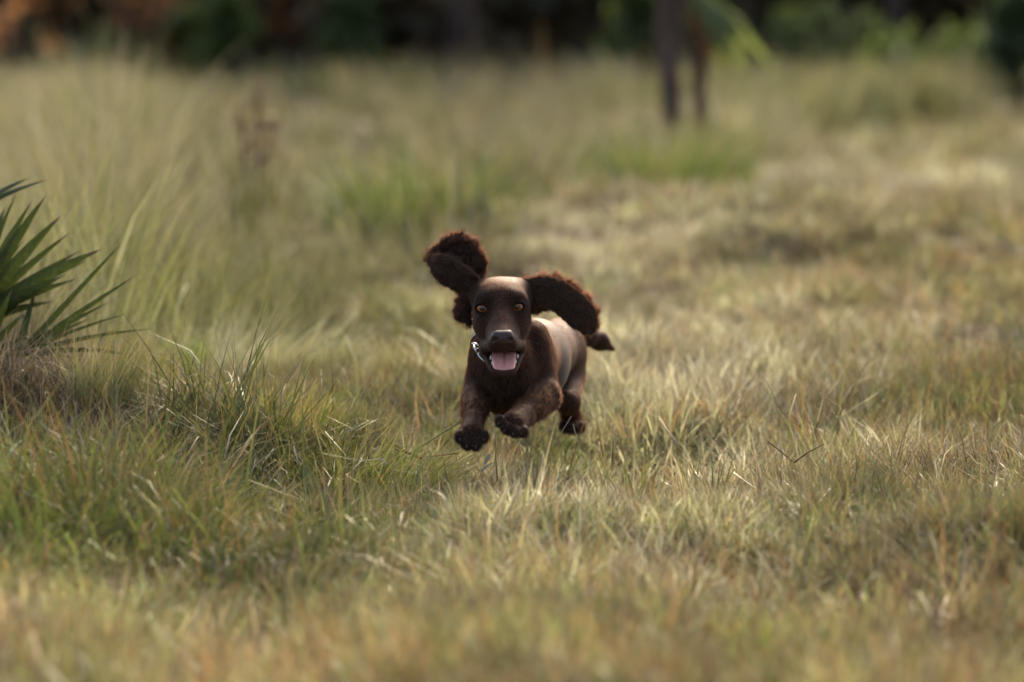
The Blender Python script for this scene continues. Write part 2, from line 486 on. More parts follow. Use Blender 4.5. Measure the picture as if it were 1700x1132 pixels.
# ------------------------------------------------------------------ the dog
# The body is one closed surface, grown as a smooth union of tapered limbs and muscles on a grid.
class Sculpt:
    def __init__(self, lo, hi, h):
        self.lo = np.array(lo, float); self.h = h
        self.n = np.ceil((np.array(hi) - self.lo) / h).astype(int) + 1
        self.F = np.full(self.n, 0.2, dtype=np.float32)
        self.prims = []

    def _win(self, lo, hi):
        i0 = np.clip(np.floor((lo - self.lo) / self.h).astype(int), 0, self.n - 1)
        i1 = np.clip(np.ceil((hi - self.lo) / self.h).astype(int) + 1, 1, self.n)
        ax = [self.lo[k] + self.h * np.arange(i0[k], i1[k]) for k in range(3)]
        return tuple(slice(a, b_) for a, b_ in zip(i0, i1)), np.stack(np.meshgrid(*ax, indexing='ij'), -1)

    def _put(self, fn, lo, hi, k, cut, keep):
        pad = k + 0.02
        sl, p = self._win(lo - pad, hi + pad)
        if p.size == 0: return
        d = fn(p).astype(np.float32); A = self.F[sl]
        if cut: d = -d; A = -A; d, A = d, A
        if cut:
            # smooth max(F, -d)
            a = self.F[sl]; b_ = d
            hh = np.maximum(k - np.abs(a - b_), 0) / k
            self.F[sl] = np.maximum(a, b_) + hh * hh * k * 0.25
        else:
            hh = np.maximum(k - np.abs(A - d), 0) / k
            self.F[sl] = np.minimum(A, d) - hh * hh * k * 0.25
            self.prims.append((fn, keep))

    def bone(self, a, b_, ra, rb, k=0.02, cut=False, flat=None, **keep):
        """tapered capsule; flat=(normal, factor) squashes it along a direction"""
        a = np.array(a, float); b_ = np.array(b_, float); ab = b_ - a; L2 = max(ab @ ab, 1e-9)

        def fn(p):
            q = p - a
            t = np.clip((q @ ab) / L2, 0, 1)
            e = q - t[..., None] * ab
            r_ = ra + (rb - ra) * t
            if flat is not None:
                nn = np.array(flat[0], float); nn /= np.linalg.norm(nn)
                c = e @ nn
                e = e + (c * (1 / flat[1] - 1))[..., None] * nn
                le = np.linalg.norm(e, axis=-1)
                return (le - r_) * flat[1]
            return np.linalg.norm(e, axis=-1) - r_
        rm = max(ra, rb)
        keep.setdefault("flow", ab)
        self._put(fn, np.minimum(a, b_) - rm, np.maximum(a, b_) + rm, k, cut, keep)

    def chain(self, pts, rad, k=0.015, **kw):
        for i in range(len(pts) - 1):
            self.bone(pts[i], pts[i + 1], rad[i], rad[i + 1], k, **dict(kw))

    def ball(self, c, r3, k=0.02, cut=False, rot=None, **keep):
        c = np.array(c, float); r3 = np.array(r3 if np.ndim(r3) else [r3] * 3, float)
        Rm = np.eye(3) if rot is None else np.array(Matrix.Rotation(rot[1], 3, Vector(rot[0])))

        def fn(p):
            q = (p - c) @ Rm
            k0 = np.linalg.norm(q / r3, axis=-1); k1 = np.linalg.norm(q / r3 ** 2, axis=-1) + 1e-9
            return k0 * (k0 - 1) / k1
        keep.setdefault("flow", np.array([0, 1.0, 0]))
        rm = r3.max()
        self._put(fn, c - rm, c + rm, k, cut, keep)

    def surface(self):
        F, h = self.F, self.h
        s = F < 0
        nx_, ny_, nz_ = F.shape
        cnt = np.zeros((nx_ - 1, ny_ - 1, nz_ - 1), np.int8)
        for dx in (0, 1):
            for dy in (0, 1):
                for dz in (0, 1):
                    cnt += s[dx:nx_ - 1 + dx, dy:ny_ - 1 + dy, dz:nz_ - 1 + dz]
        cells = np.argwhere((cnt > 0) & (cnt < 8))
        ids = np.full(cnt.shape, -1, np.int64); ids[tuple(cells.T)] = np.arange(len(cells))
        acc_ = np.zeros((len(cells), 3)); num = np.zeros(len(cells))
        for axis_ in range(3):
            o1, o2 = [k for k in range(3) if k != axis_]
            for u in (0, 1):
                for v in (0, 1):
                    c0 = cells.copy(); c0[:, o1] += u; c0[:, o2] += v
                    c1 = c0.copy(); c1[:, axis_] += 1
                    f0 = F[tuple(c0.T)]; f1 = F[tuple(c1.T)]
                    m = (f0 < 0) != (f1 < 0)
                    t = f0[m] / (f0[m] - f1[m])
                    pt = c0[m].astype(float); pt[:, axis_] += t
                    acc_[m] += pt; num[m] += 1
        V = self.lo + h * acc_ / num[:, None]
        Q = []
        for axis_ in range(3):
            o1, o2 = [(axis_ + 1) % 3, (axis_ + 2) % 3]
            sl0 = [slice(None)] * 3; sl1 = [slice(None)] * 3
            sl0[axis_] = slice(0, -1); sl1[axis_] = slice(1, None)
            e = np.argwhere(s[tuple(sl0)] != s[tuple(sl1)])
            e = e[(e[:, o1] > 0) & (e[:, o2] > 0) & (e[:, o1] < F.shape[o1] - 1) & (e[:, o2] < F.shape[o2] - 1)]
            fl = s[tuple(e.T)]
            c = [e.copy() for _ in range(4)]
            c[0][:, o1] -= 1; c[0][:, o2] -= 1; c[1][:, o2] -= 1; c[3][:, o1] -= 1
            q = np.stack([ids[tuple(k.T)] for k in c], 1)
            q[~fl] = q[~fl][:, ::-1]
            Q.append(q)
        Q = np.concatenate(Q)
        return V, Q[(Q >= 0).all(1)]

    def blend(self, pts, keys, width=0.008):
        """properties of the muscles near each point, blended"""
        n = len(pts)
        wsum = np.zeros(n); outv = {k: 0 for k in keys}
        best = np.full(n, 9.0)
        D = []
        for fn, keep in self.prims:
            D.append(fn(pts)); best = np.minimum(best, D[-1])
        for d, (fn, keep) in zip(D, self.prims):
            w = np.exp(-(d - best) / width); wsum += w
            for k in keys:
                v = np.asarray(keep.get(k, KDEF[k]), float)
                if k == "flow": v = v / (np.linalg.norm(v) + 1e-9)
                outv[k] = outv[k] + (w[:, None] * v if v.ndim else w * v)
        return {k: (v / wsum[:, None] if np.ndim(v) == 2 else v / wsum) for k, v in outv.items()}


CHOC = np.array([0.029, 0.0130, 0.0072])
LIGHT = np.array([0.095, 0.084, 0.07])
KDEF = {"flow": (0, 1, 0), "fur": 0.008, "curl": 0.0, "lift": 0.25, "col": CHOC}


def grow_fur(name, V, Q, sc, count, parent, mat, seg=4, radius=0.00016, keep_fn=None, mult=1.0, seed=1, lock_w=0.0065):
    r = np.random.default_rng(seed)
    a, b_, c, d = (V[Q[:, i]] for i in range(4))
    nrm = np.cross(c - a, d - b_); ar = np.linalg.norm(nrm, axis=1) + 1e-12; nrm = nrm / ar[:, None]
    wgt = ar / ar.sum()
    if keep_fn is not None:
        wgt = wgt * keep_fn((a + c) / 2, nrm); wgt /= wgt.sum()
    qi = r.choice(len(Q), count, p=wgt)
    u, v = r.uniform(0, 1, (2, count, 1))
    root = (a[qi] * (1 - u) + b_[qi] * u) * (1 - v) + (d[qi] * (1 - u) + c[qi] * u) * v
    N = nrm[qi]
    pr = sc.blend(root, ("flow", "fur", "curl", "lift", "col"))
    fl = pr["flow"] - N * (pr["flow"] * N).sum(1)[:, None]
    fl = fl / (np.linalg.norm(fl, axis=1)[:, None] + 1e-6) + r.normal(0, 1, (count, 3)) * (0.09 + 0.2 * pr["curl"])[:, None]
    cell = np.floor(root / lock_w + 0.3 * np.sin(root[:, ::-1] * 400)).astype(np.int64)
    lock = np.stack([_hash(cell[:, 0] + 57 * k, cell[:, 1] * 131 + cell[:, 2], 7 + k) - 0.5 for k in range(3)], -1)
    fl = fl + lock * (1.7 * pr["curl"])[:, None]
    _u, inv_ = np.unique(cell @ np.array([1, 4001, 16000057]), return_inverse=True)
    cnt_ = np.bincount(inv_); ctr_ = np.stack([np.bincount(inv_, root[:, k]) / cnt_ for k in range(3)], -1)[inv_]
    gather = (ctr_ - root) * np.clip(pr["curl"] * 0.9, 0.2, 0.8)[:, None]
    L = pr["fur"] * r.uniform(0.55, 1.25, count) * mult
    lift = pr["lift"][:, None]
    e1 = np.cross(N, fl); e1 /= np.linalg.norm(e1, axis=1)[:, None] + 1e-9
    ph = r.uniform(0, 6.28, count)
    # neighbouring hairs share their curl so that locks form
    ph = ph * 0.25 + 6.28 * vnoise(root[:, 0] * 1 + root[:, 1] * 0.7, root[:, 2], 0.012, 5) * 1.6
    pts = np.zeros((count, seg + 1, 3))
    for s in range(seg + 1):
        t = s / seg
        dirv = N * lift * (1 - 0.55 * t) + fl * (1 - lift * 0.6)
        dirv /= np.linalg.norm(dirv, axis=1)[:, None]
        base = root + dirv * (L * t)[:, None]
        amp = (pr["curl"] * L * 0.22 * t ** 0.7)[:, None]
        ang = ph + t * 6.0
        pts[:, s] = base + amp * (e1 * np.sin(ang)[:, None] + N * 0.9 * np.cos(ang)[:, None])
        pts[:, s] += gather * t ** 1.2
        if s == 0: pts[:, s] -= N * 0.001
    cu = bpy.data.hair_curves.new(name)
    cu.add_curves([seg + 1] * count)
    cu.points.foreach_set("position", pts.astype(np.float32).ravel())
    rad = radius * (1 - 0.75 * np.linspace(0, 1, seg + 1))
    cu.points.foreach_set("radius", np.tile(rad, count).astype(np.float32))
    at_ = cu.attributes.new("col", 'FLOAT_COLOR', 'CURVE')
    cc = np.ones((count, 4), np.float32); cc[:, :3] = pr["col"] * (r.uniform(0.75, 1.3, count) * (1 + (0.15 + 1.2 * np.clip(pr["curl"], 0, 0.8)) * (_hash(cell[:, 0] * 31 + cell[:, 2], cell[:, 1], 19) - 0.5)))[:, None]
    at_.data.foreach_set("color", cc.ravel())
    cu.materials.append(mat)
    o = bpy.data.objects.new(name, cu)
    link(o, parent)
    return o


# coat: skin under the fur, and the hairs
m_skin, nt, out = new_mat("coat_underlayer")
b = nt.nodes.new("ShaderNodeBsdfPrincipled")
nt.links.new(attr(nt, "col", out='Color'), b.inputs["Base Color"])
b.inputs["Roughness"].default_value = 0.6
b.inputs["Specular IOR Level"].default_value = 0.12
b.inputs["Specular Tint"].default_value = (1.0, 0.78, 0.6, 1)
b.inputs["Sheen Weight"].default_value = 0.12
b.inputs["Sheen Roughness"].default_value = 0.4
b.inputs["Sheen Tint"].default_value = (0.75, 0.62, 0.5, 1)
nt.links.new(b.outputs[0], out.inputs[0])

m_fur, nt, out = new_mat("fur_hairs")
hc = attr(nt, "col", out='Color')
df = nt.nodes.new("ShaderNodeBsdfDiffuse"); nt.links.new(hc, df.inputs[0])
hr = nt.nodes.new("ShaderNodeBsdfHair"); hr.component = 'Reflection'
hr.inputs["RoughnessU"].default_value = 0.18; hr.inputs["RoughnessV"].default_value = 0.7
nt.links.new(mixc(nt, 0.55, mixc(nt, 1.0, hc, (3.0, 3.0, 3.0), 'MULTIPLY'), (0.27, 0.195, 0.145)), hr.inputs["Color"])
ht = nt.nodes.new("ShaderNodeBsdfHair"); ht.component = 'Transmission'
ht.inputs["RoughnessU"].default_value = 0.3; ht.inputs["RoughnessV"].default_value = 0.6
nt.links.new(mixc(nt, 1.0, hc, (9.0, 9.0, 9.0), 'MULTIPLY'), ht.inputs["Color"])
mx1 = nt.nodes.new("ShaderNodeMixShader"); mx1.inputs[0].default_value = 0.68
nt.links.new(df.outputs[0], mx1.inputs[1]); nt.links.new(hr.outputs[0], mx1.inputs[2])
mx2 = nt.nodes.new("ShaderNodeMixShader"); mx2.inputs[0].default_value = 0.30
nt.links.new(mx1.outputs[0], mx2.inputs[1]); nt.links.new(ht.outputs[0], mx2.inputs[2])
nt.links.new(mx2.outputs[0], out.inputs[0])

DOG_AT = (0.03, 7.6, 0.0)
dog = empty("dog", (float(P(860, 700, 7.6)[0]), 7.6, float(ground_h(0.03, 7.6)) + 0.05))
tag(dog, "chocolate brown spaniel bounding towards the camera with ears flying and mouth open", "dog")
bpy.context.view_layer.update()
DOG_INV = dog.matrix_world.inverted()
DOG_O = np.array(dog.location)


def L_(px, py, Y_):
    return P(px, py, Y_) - DOG_O


S = Sculpt(L_(735, 765, 7.20) - [0.02, 0, 0.03], [*(L_(1030, 430, 8.35) + [0.02, 0, 0.02])[:2], L_(832, 440, 7.4)[2]], 0.0028)
# trunk: rib cage, loin, rump
back = np.array([0.25, 1, 0.0])
down = np.array([0.1, 0.5, -1.0])
S.ball(L_(848, 612, 7.60), (0.072, 0.13, 0.080), fur=0.009, flow=down)
S.bone(L_(862, 596, 7.64), L_(888, 586, 7.86), 0.074, 0.066, 0.03, fur=0.005, flow=back, lift=0.12, col=CHOC * 1.2)
S.bone(L_(888, 588, 7.86), L_(922, 583, 8.06), 0.066, 0.058, 0.03, fur=0.005, flow=back, lift=0.12, col=CHOC * 1.1)
S.ball(L_(926, 583, 8.12), (0.056, 0.09, 0.070), 0.03, fur=0.006, flow=down)
# clipped pale flank behind the shoulder
S.ball(L_(905, 600, 7.83), (0.0505, 0.095, 0.076), 0.014, fur=0.0035, flow=np.array([0.1, 1, -0.4]), lift=0.2, col=LIGHT)
# neck and throat
S.bone(L_(838, 540, 7.53), L_(848, 590, 7.60), 0.050, 0.068, 0.04, fur=0.008, flow=down)
S.bone(L_(836, 585, 7.47), L_(842, 635, 7.53), 0.040, 0.050, 0.04, curl=0.5, fur=0.014, flow=np.array([0, 0.2, -1]))
# brisket
S.ball(L_(836, 645, 7.55), (0.033, 0.05, 0.045), 0.025, curl=0.5, fur=0.014, flow=np.array([0, 0.2, -1]))
# shoulders
S.ball(L_(803, 608, 7.54), (0.031, 0.055, 0.070), 0.012, fur=0.008, curl=0.15, flow=down)
S.ball(L_(888, 598, 7.56), (0.036, 0.055, 0.078), 0.012, fur=0.008, curl=0.15, flow=down)
# near front leg (left in the picture): upper arm, forearm, wrist, paw
S.bone(L_(797, 635, 7.54), L_(791, 664, 7.50), 0.030, 0.0295, 0.016, fur=0.007, curl=0.2)
S.bone(L_(791, 664, 7.49), L_(786, 696, 7.39), 0.0290, 0.0180, 0.012, curl=0.45, fur=0.013)
S.bone(L_(786, 698, 7.38), L_(783, 720, 7.335), 0.0185, 0.0235, 0.012, fur=0.008, lift=0.5)
TOE1 = [(764, 725, 7.320), (775, 736, 7.312), (790, 737, 7.312), (802, 725, 7.322)]
for q in TOE1:
    S.ball(L_(*q), (0.0118, 0.014, 0.0142), 0.003, fur=0.0075, flow=np.array([0, -0.5, -1]), lift=0.4, curl=0.5, col=CHOC * 0.5)
# other front leg: elbow out, forearm swung in towards the middle, paw
S.bone(L_(897, 625, 7.55), L_(903, 656, 7.52), 0.032, 0.0325, 0.016, fur=0.007, curl=0.2)
S.bone(L_(902, 658, 7.51), L_(868, 690, 7.40), 0.0325, 0.0205, 0.014, curl=0.45, fur=0.013)
S.bone(L_(867, 691, 7.39), L_(853, 703, 7.355), 0.0215, 0.0245, 0.012, fur=0.008, lift=0.35)
TOE2 = [(831, 699, 7.335), (841, 710, 7.328), (855, 716, 7.326), (869, 716, 7.335)]
for q in TOE2:
    S.ball(L_(*q), (0.0116, 0.015, 0.013), 0.003, fur=0.0065, flow=np.array([-0.5, -0.5, -1]), lift=0.38, curl=0.4, col=CHOC * 0.5)
# hind leg on the right: thigh, shank tucked, hock, paw
S.ball(L_(944, 600, 8.08), (0.032, 0.085, 0.085), 0.02, fur=0.006, flow=down)
S.bone(L_(947, 625, 8.04), L_(943, 668, 7.93), 0.030, 0.023, 0.018, fur=0.007)
S.bone(L_(943, 668, 7.92), L_(948, 694, 8.05), 0.022, 0.015, 0.014, fur=0.008)
S.bone(L_(950, 692, 8.06), L_(950, 706, 7.99), 0.016, 0.019, 0.012, fur=0.011, lift=0.5, curl=0.4)
TOE3 = [(938, 708, 7.960), (946, 715, 7.950), (956, 715, 7.950), (964, 708, 7.960)]
for q in TOE3:
    S.ball(L_(*q), (0.0105, 0.014, 0.0125), 0.005, fur=0.008, flow=np.array([0, -0.4, -1]), lift=0.6, curl=0.5, col=CHOC * 0.5)
# the other hind leg, drawn up behind the chest
S.ball(L_(893, 606, 8.10), (0.032, 0.085, 0.075), 0.025, fur=0.006, flow=down)
S.bone(L_(886, 622, 8.04), L_(876, 650, 7.92), 0.030, 0.024, 0.02, fur=0.008)
S.bone(L_(876, 650, 7.92), L_(872, 660, 8.05), 0.022, 0.016, 0.016, fur=0.008)
S.bone(L_(872, 660, 8.05), L_(868, 664, 7.98), 0.016, 0.018, 0.012, fur=0.008)
for q in ((862, 664, 7.955), (868, 668, 7.945), (876, 666, 7.955)):
    S.ball(L_(*q), (0.0105, 0.014, 0.011), 0.006, fur=0.007, flow=np.array([0, -0.4, -1]), lift=0.5, col=CHOC * 0.5)
# tail
S.chain([L_(945, 552, 8.14), L_(972, 556, 8.20), L_(995, 566, 8.24), L_(1016, 579, 8.26)], [0.027, 0.0215, 0.0180, 0.0050], 0.015, fur=0.006, lift=0.12, col=CHOC * 0.7)

# head: cranium, brow, cheeks, muzzle, flews, lower jaw
back_up = np.array([0, 0.8, 0.6])
FACE = dict(fur=0.0030, lift=0.05)
S.ball(L_(832, 500, 7.455), (0.0535, 0.070, 0.042), 0.03, flow=np.array([0, 1, 0.5]), fur=0.0055, lift=0.06, col=CHOC * 1.0)
S.ball(L_(832, 485, 7.43), (0.043, 0.045, 0.0235), 0.03, flow=np.array([0, 1, 0.6]), fur=0.0055, lift=0.06, col=CHOC * 1.0)
S.bone(L_(813, 495, 7.390), L_(801, 498.5, 7.400), 0.0118, 0.0110, 0.016, flow=back_up, col=CHOC * 0.4, **FACE)  # both brows: inner-eye shading painted as a darker coat colour
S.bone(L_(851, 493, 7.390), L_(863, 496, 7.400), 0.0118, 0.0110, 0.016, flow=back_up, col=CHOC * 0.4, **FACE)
S.ball(L_(797, 485, 7.455), (0.024, 0.026, 0.021), 0.02, flow=np.array([-1, 0.3, 0.1]), fur=0.006, lift=0.1)
S.ball(L_(866, 481, 7.455), (0.024, 0.026, 0.021), 0.02, flow=np.array([1, 0.3, 0.0]), fur=0.006, lift=0.1)
S.bone(L_(803, 540, 7.415), L_(809, 577, 7.375), 0.0125, 0.0110, 0.014, flow=np.array([-0.4, 1, 0]), **FACE)
S.bone(L_(863.5, 537, 7.415), L_(861, 574, 7.375), 0.0125, 0.0110, 0.014, flow=np.array([0.4, 1, 0]), **FACE)
S.bone(L_(832, 502, 7.390), L_(833, 532, 7.362), 0.0165, 0.0150, 0.022, flow=np.array([0, 0.8, 0.8]), col=CHOC * 2.5, **FACE)     # stop and bridge; the bridge highlight is painted as a lighter coat colour
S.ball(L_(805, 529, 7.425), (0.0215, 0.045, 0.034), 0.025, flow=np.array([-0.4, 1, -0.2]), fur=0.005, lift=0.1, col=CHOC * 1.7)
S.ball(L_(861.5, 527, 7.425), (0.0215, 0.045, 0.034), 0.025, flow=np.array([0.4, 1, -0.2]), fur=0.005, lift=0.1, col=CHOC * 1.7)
S.bone(L_(833, 540, 7.385), L_(835, 562, 7.318), 0.0255, 0.0200, 0.016, flow=np.array([0, 1, 0.7]), col=CHOC * 2.2, **FACE)  # top of the muzzle, lightened in colour to carry on the bridge highlight
S.bone(L_(824, 556, 7.365), L_(827, 568, 7.318), 0.0195, 0.0145, 0.012, flow=np.array([-0.3, 1, 0.1]), **FACE)
S.bone(L_(845, 555, 7.365), L_(843, 567, 7.318), 0.0195, 0.0145, 0.012, flow=np.array([0.3, 1, 0.1]), **FACE)
S.bone(L_(820, 572, 7.322), L_(804, 579, 7.385), 0.0115, 0.0090, 0.010, flow=np.array([-0.2, 1, -0.3]), **FACE)        # flews
S.bone(L_(850, 571, 7.322), L_(866, 576, 7.385), 0.0115, 0.0090, 0.010, flow=np.array([0.2, 1, -0.3]), **FACE)
S.bone(L_(823, 573, 7.314), L_(847, 572, 7.314), 0.0108, 0.0108, 0.010, flow=np.array([0, 1, -0.3]), **FACE)
# the throat and jaw hinge under the head, then the open mouth, then the lower jaw rim
S.bone(L_(834, 585, 7.43), L_(836, 610, 7.365), 0.032, 0.018, 0.02, flow=np.array([0, 1, -0.3]), fur=0.006)
S.bone(L_(836, 585, 7.40), L_(837, 608, 7.300), 0.017, 0.0225, 0.005, cut=True)
S.bone(L_(836, 593, 7.36), L_(837, 605, 7.300), 0.0225, 0.0215, 0.005, cut=True)
jaw_ = [(802, 583, 7.395), (807, 594, 7.368), (813, 608, 7.338), (821, 618, 7.318), (836, 622, 7.310), (851, 617, 7.318), (858.5, 606, 7.338), (863.5, 592, 7.368), (867, 580, 7.395)]
jr_ = [0.0075, 0.0052, 0.0045, 0.0055, 0.0068, 0.0055, 0.0045, 0.0052, 0.0075]
jt = np.linspace(0, 8, 33); ji = np.clip(jt.astype(int), 0, 7); jf = (jt - ji)[:, None]
jp = np.array([L_(*q) for q in jaw_]); jp_ = np.concatenate([[2 * jp[0] - jp[1]], jp, [2 * jp[-1] - jp[-2]]])
A_, B_, C_, D_ = jp_[ji], jp_[ji + 1], jp_[ji + 2], jp_[ji + 3]
jaw = 0.5 * (2 * B_ + (C_ - A_) * jf + (2 * A_ - 5 * B_ + 4 * C_ - D_) * jf ** 2 + (3 * B_ - A_ - 3 * C_ + D_) * jf ** 3)
S.chain(list(jaw), list(np.interp(jt, range(9), jr_)), 0.004, flow=np.array([0, 0.6, -0.7]), fur=0.0035, lift=0.2, col=CHOC * 0.8)
# eye sockets and lids
EYES = [(800.5, 511, 7.395), (859.5, 508.5, 7.395)]
EYE_R = 0.0134
for ex, ey, eY in EYES:
    c = L_(ex, ey, eY)
    S.ball(c + [0, -0.005, 0], (0.0130, 0.012, 0.0112), 0.004, cut=True)
for (ex, ey, eY), sd in zip(EYES, (-1, 1)):
    c = L_(ex, ey, eY)
    for top in (1, -1):
        arc = []
        for i in range(9):
            a = math.pi * i / 8
            xx = -math.cos(a) * 0.0126; zz = (math.sin(a) * (0.0088 if top > 0 else 0.0092)) * top + 0.0010 * sd * -math.cos(a)
            yy = -math.sqrt(max(0.0141 ** 2 - xx * xx - zz * zz, 0))
            arc.append(c + np.array([xx, yy, zz]))
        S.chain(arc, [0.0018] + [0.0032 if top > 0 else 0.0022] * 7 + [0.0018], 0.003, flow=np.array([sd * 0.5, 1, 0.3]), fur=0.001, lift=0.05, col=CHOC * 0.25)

V, Q = S.surface()
for _ in range(2):                                    # relax the grid steps
    acc_ = np.zeros_like(V); num = np.zeros(len(V))
    for i in range(4):
        for j in (1, 3):
            np.add.at(acc_, Q[:, i], V[Q[:, (i + j) % 4]]); np.add.at(num, Q[:, i], 1)
    V = V * 0.5 + 0.5 * acc_ / num[:, None]
body = mesh_obj("body", V, Q, m_skin, dog)
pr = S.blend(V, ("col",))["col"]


def color_attr(me, cols):
    cc = np.ones((len(cols), 4), np.float32); cc[:, :3] = cols
    a_ = me.attributes.new("col", 'FLOAT_COLOR', 'POINT'); a_.data.foreach_set("color", cc.ravel())


mouth_c = L_(836, 600, 7.34)
inm = np.exp(-(((V - mouth_c) / np.array([0.024, 0.06, 0.024])) ** 2).sum(1) * 1.2)
pr = pr * (1 - 0.6 * inm[:, None]) + np.array([0.09, 0.035, 0.03]) * 0.6 * inm[:, None]
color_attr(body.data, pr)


def no_mouth(p, nrm):
    w = np.ones(len(p))
    d = (((p - mouth_c) / np.array([0.021, 0.05, 0.019])) ** 2).sum(1)
    w[(d < 1)] = 0.0
    nosec = L_(834, 560, 7.295)
    w[(((p - nosec) / np.array([0.021, 0.03, 0.014])) ** 2).sum(1) < 1] = 0
    for ex, ey, eY in EYES:
        w[np.linalg.norm(p - L_(ex, ey, eY), axis=1) < 0.0160] = 0
    # more hairs on the head, which is sharpest
    hd_ = np.exp(-(((p - L_(834, 530, 7.40)) / 0.09) ** 2).sum(1))
    return w * (1 + 1.6 * hd_)


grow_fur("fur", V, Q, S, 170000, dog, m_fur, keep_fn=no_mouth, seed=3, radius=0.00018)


def feather_zones(p, nrm):
    """long hair: backs of the legs, brisket, hocks and belly line"""
    w = np.full(len(p), 0.004)
    for c_, s_ in ((L_(838, 662, 7.54), 0.035), (L_(790, 685, 7.44), 0.03), (L_(888, 678, 7.46), 0.035), (L_(950, 690, 8.0), 0.035), (L_(840, 610, 7.5), 0.04), (L_(1008, 574, 8.26), 0.02)):
        w += np.exp(-(((p - c_) / s_) ** 2).sum(1))
    return w * no_mouth(p, nrm)


grow_fur("feathering", V, Q, S, 9000, dog, m_fur, seg=6, radius=0.00030, keep_fn=feather_zones, mult=1.7, seed=9)


# ears: leather slabs with long curled fringe
def make_ear(name, build, lo, hi, count, seed, fringe):
    E = Sculpt(lo, hi, 0.0028)
    build(E)
    gx_, gy_, gz_ = (E.lo[k] + E.h * np.arange(E.n[k]) for k in range(3))
    E.F += (0.0004 * np.sin(gx_ * 330 + 1)[:, None, None] * np.sin(gz_ * 290 + 2)[None, None, :] * np.cos(gy_ * 120)[None, :, None]).astype(np.float32)
    V_, Q_ = E.surface()
    o = mesh_obj(name, V_, Q_, m_skin, dog)
    color_attr(o.data, E.blend(V_, ("col",))["col"])
    grow_fur("ear_fur", V_, Q_, E, count, o, m_fur, seg=6, radius=0.00026, seed=seed, keep_fn=fringe, lock_w=0.010)
    grow_fur("ear_feathering", V_, Q_, E, 4200, o, m_fur, seg=7, radius=0.00036, seed=seed + 20, mult=1.5, lock_w=0.012, keep_fn=lambda p_, n_: np.clip(1.05 - np.abs(n_ @ np.array([0, 0.97, 0.24])) * 1.3, 0.02, 1))
    return o


def ear_up(E):
    f = dict(fur=0.0135, curl=0.75, lift=0.35, col=CHOC * 0.85)
    # strap rising from the head to the fold
    E.chain([L_(792, 482, 7.452), L_(776, 471, 7.455), L_(755, 457, 7.452), L_(733, 443, 7.455), L_(717, 434, 7.47)], [0.017, 0.0165, 0.0165, 0.0145, 0.008], 0.010,
            flat=((0.2, 1, 0.3), 0.27), fur=0.0085, curl=0.40, lift=0.25, col=CHOC * 0.8)
    # broad flap turned inside out behind the fold
    out_ = [(717, 431), (727, 419), (739, 408), (752, 401), (767, 402), (780, 411), (789, 424), (792, 438), (790, 450)]
    for i, (a_, b_) in enumerate(out_):
        wv = 0.006 * math.sin(i * 2.3)
        E.bone(L_(764, 443, 7.478), L_(a_, b_, 7.485 + wv), 0.013, 0.0085, 0.008, flat=((0, 1, 0.1), 0.26), **f)
    for i in range(len(out_) - 1):
        E.bone(L_(*out_[i], 7.485 + 0.006 * math.sin(i * 2.3)), L_(*out_[i + 1], 7.485 + 0.006 * math.sin(i * 2.3 + 2.3)), 0.007, 0.007, 0.006, **f)
    # back edge hanging beside the cheek
    E.chain([L_(784, 486, 7.462), L_(774, 500, 7.475), L_(770, 518, 7.480), L_(777, 532, 7.478)], [0.013, 0.0105, 0.010, 0.006], 0.010, fur=0.011, curl=1.0, lift=0.4)
    E.bone(L_(768, 515, 7.478), L_(761, 522, 7.48), 0.007, 0.005, 0.008, fur=0.010, curl=1.0, lift=0.5)


def ear_side(E):
    E.chain([L_(870, 480, 7.452), L_(893, 482, 7.452), L_(920, 487, 7.455), L_(946, 503, 7.462), L_(966, 526, 7.472), L_(977, 546, 7.480)],
            [0.015, 0.0145, 0.0155, 0.0160, 0.0155, 0.0085], 0.012, flat=((0, 1, 0.25), 0.26), fur=0.0075, curl=0.35, lift=0.2, col=CHOC * 0.75)
    E.chain([L_(872, 468, 7.462), L_(898, 466, 7.468), L_(922, 468, 7.474), L_(947, 480, 7.480), L_(968, 499, 7.486), L_(981, 520, 7.490), L_(983, 541, 7.490)],
            [0.004, 0.0055, 0.006, 0.006, 0.006, 0.006, 0.005], 0.009, fur=0.0135, curl=0.95, lift=0.6, col=CHOC * 1.5, flow=np.array([0.5, 0.2, 1.0]))
    E.chain([L_(882, 490, 7.462), L_(890, 502, 7.472), L_(903, 505, 7.475)], [0.012, 0.012, 0.007], 0.010, fur=0.010, curl=0.9, lift=0.4, flow=np.array([0.1, 0.2, -1]))
    E.bone(L_(882, 490, 7.465), L_(884, 510, 7.47), 0.009, 0.007, 0.010, fur=0.010, curl=0.9, lift=0.4)


make_ear("ear", ear_up, L_(690, 550, 7.40), L_(815, 370, 7.54), 38000, 5, None)
make_ear("ear", ear_side, L_(855, 570, 7.40), L_(1010, 440, 7.56), 38000, 6, None)

# eyes
m_eye, nt, out = new_mat("amber_eye")
tc = nt.nodes.new("ShaderNodeTexCoord")
sp = nt.nodes.new("ShaderNodeSeparateXYZ"); nt.links.new(tc.outputs["Object"], sp.inputs[0])
rr = math_n(nt, 'SQRT', math_n(nt, 'ADD', math_n(nt, 'POWER', sp.outputs[0], 2.0), math_n(nt, 'POWER', sp.outputs[2], 2.0)))
rr = math_n(nt, 'MULTIPLY', rr, 1 / EYE_R)
ec = ramp(nt, rr, [(0.0, (0.006, 0.004, 0.003)), (0.30, (0.006, 0.004, 0.003)), (0.38, (0.26, 0.085, 0.014)), (0.64, (0.50, 0.18, 0.036)), (0.76, (0.24, 0.08, 0.018)), (0.82, (0.012, 0.008, 0.006)), (1.0, (0.02, 0.012, 0.01))])
b = nt.nodes.new("ShaderNodeBsdfPrincipled")
nt.links.new(ec, b.inputs["Base Color"])
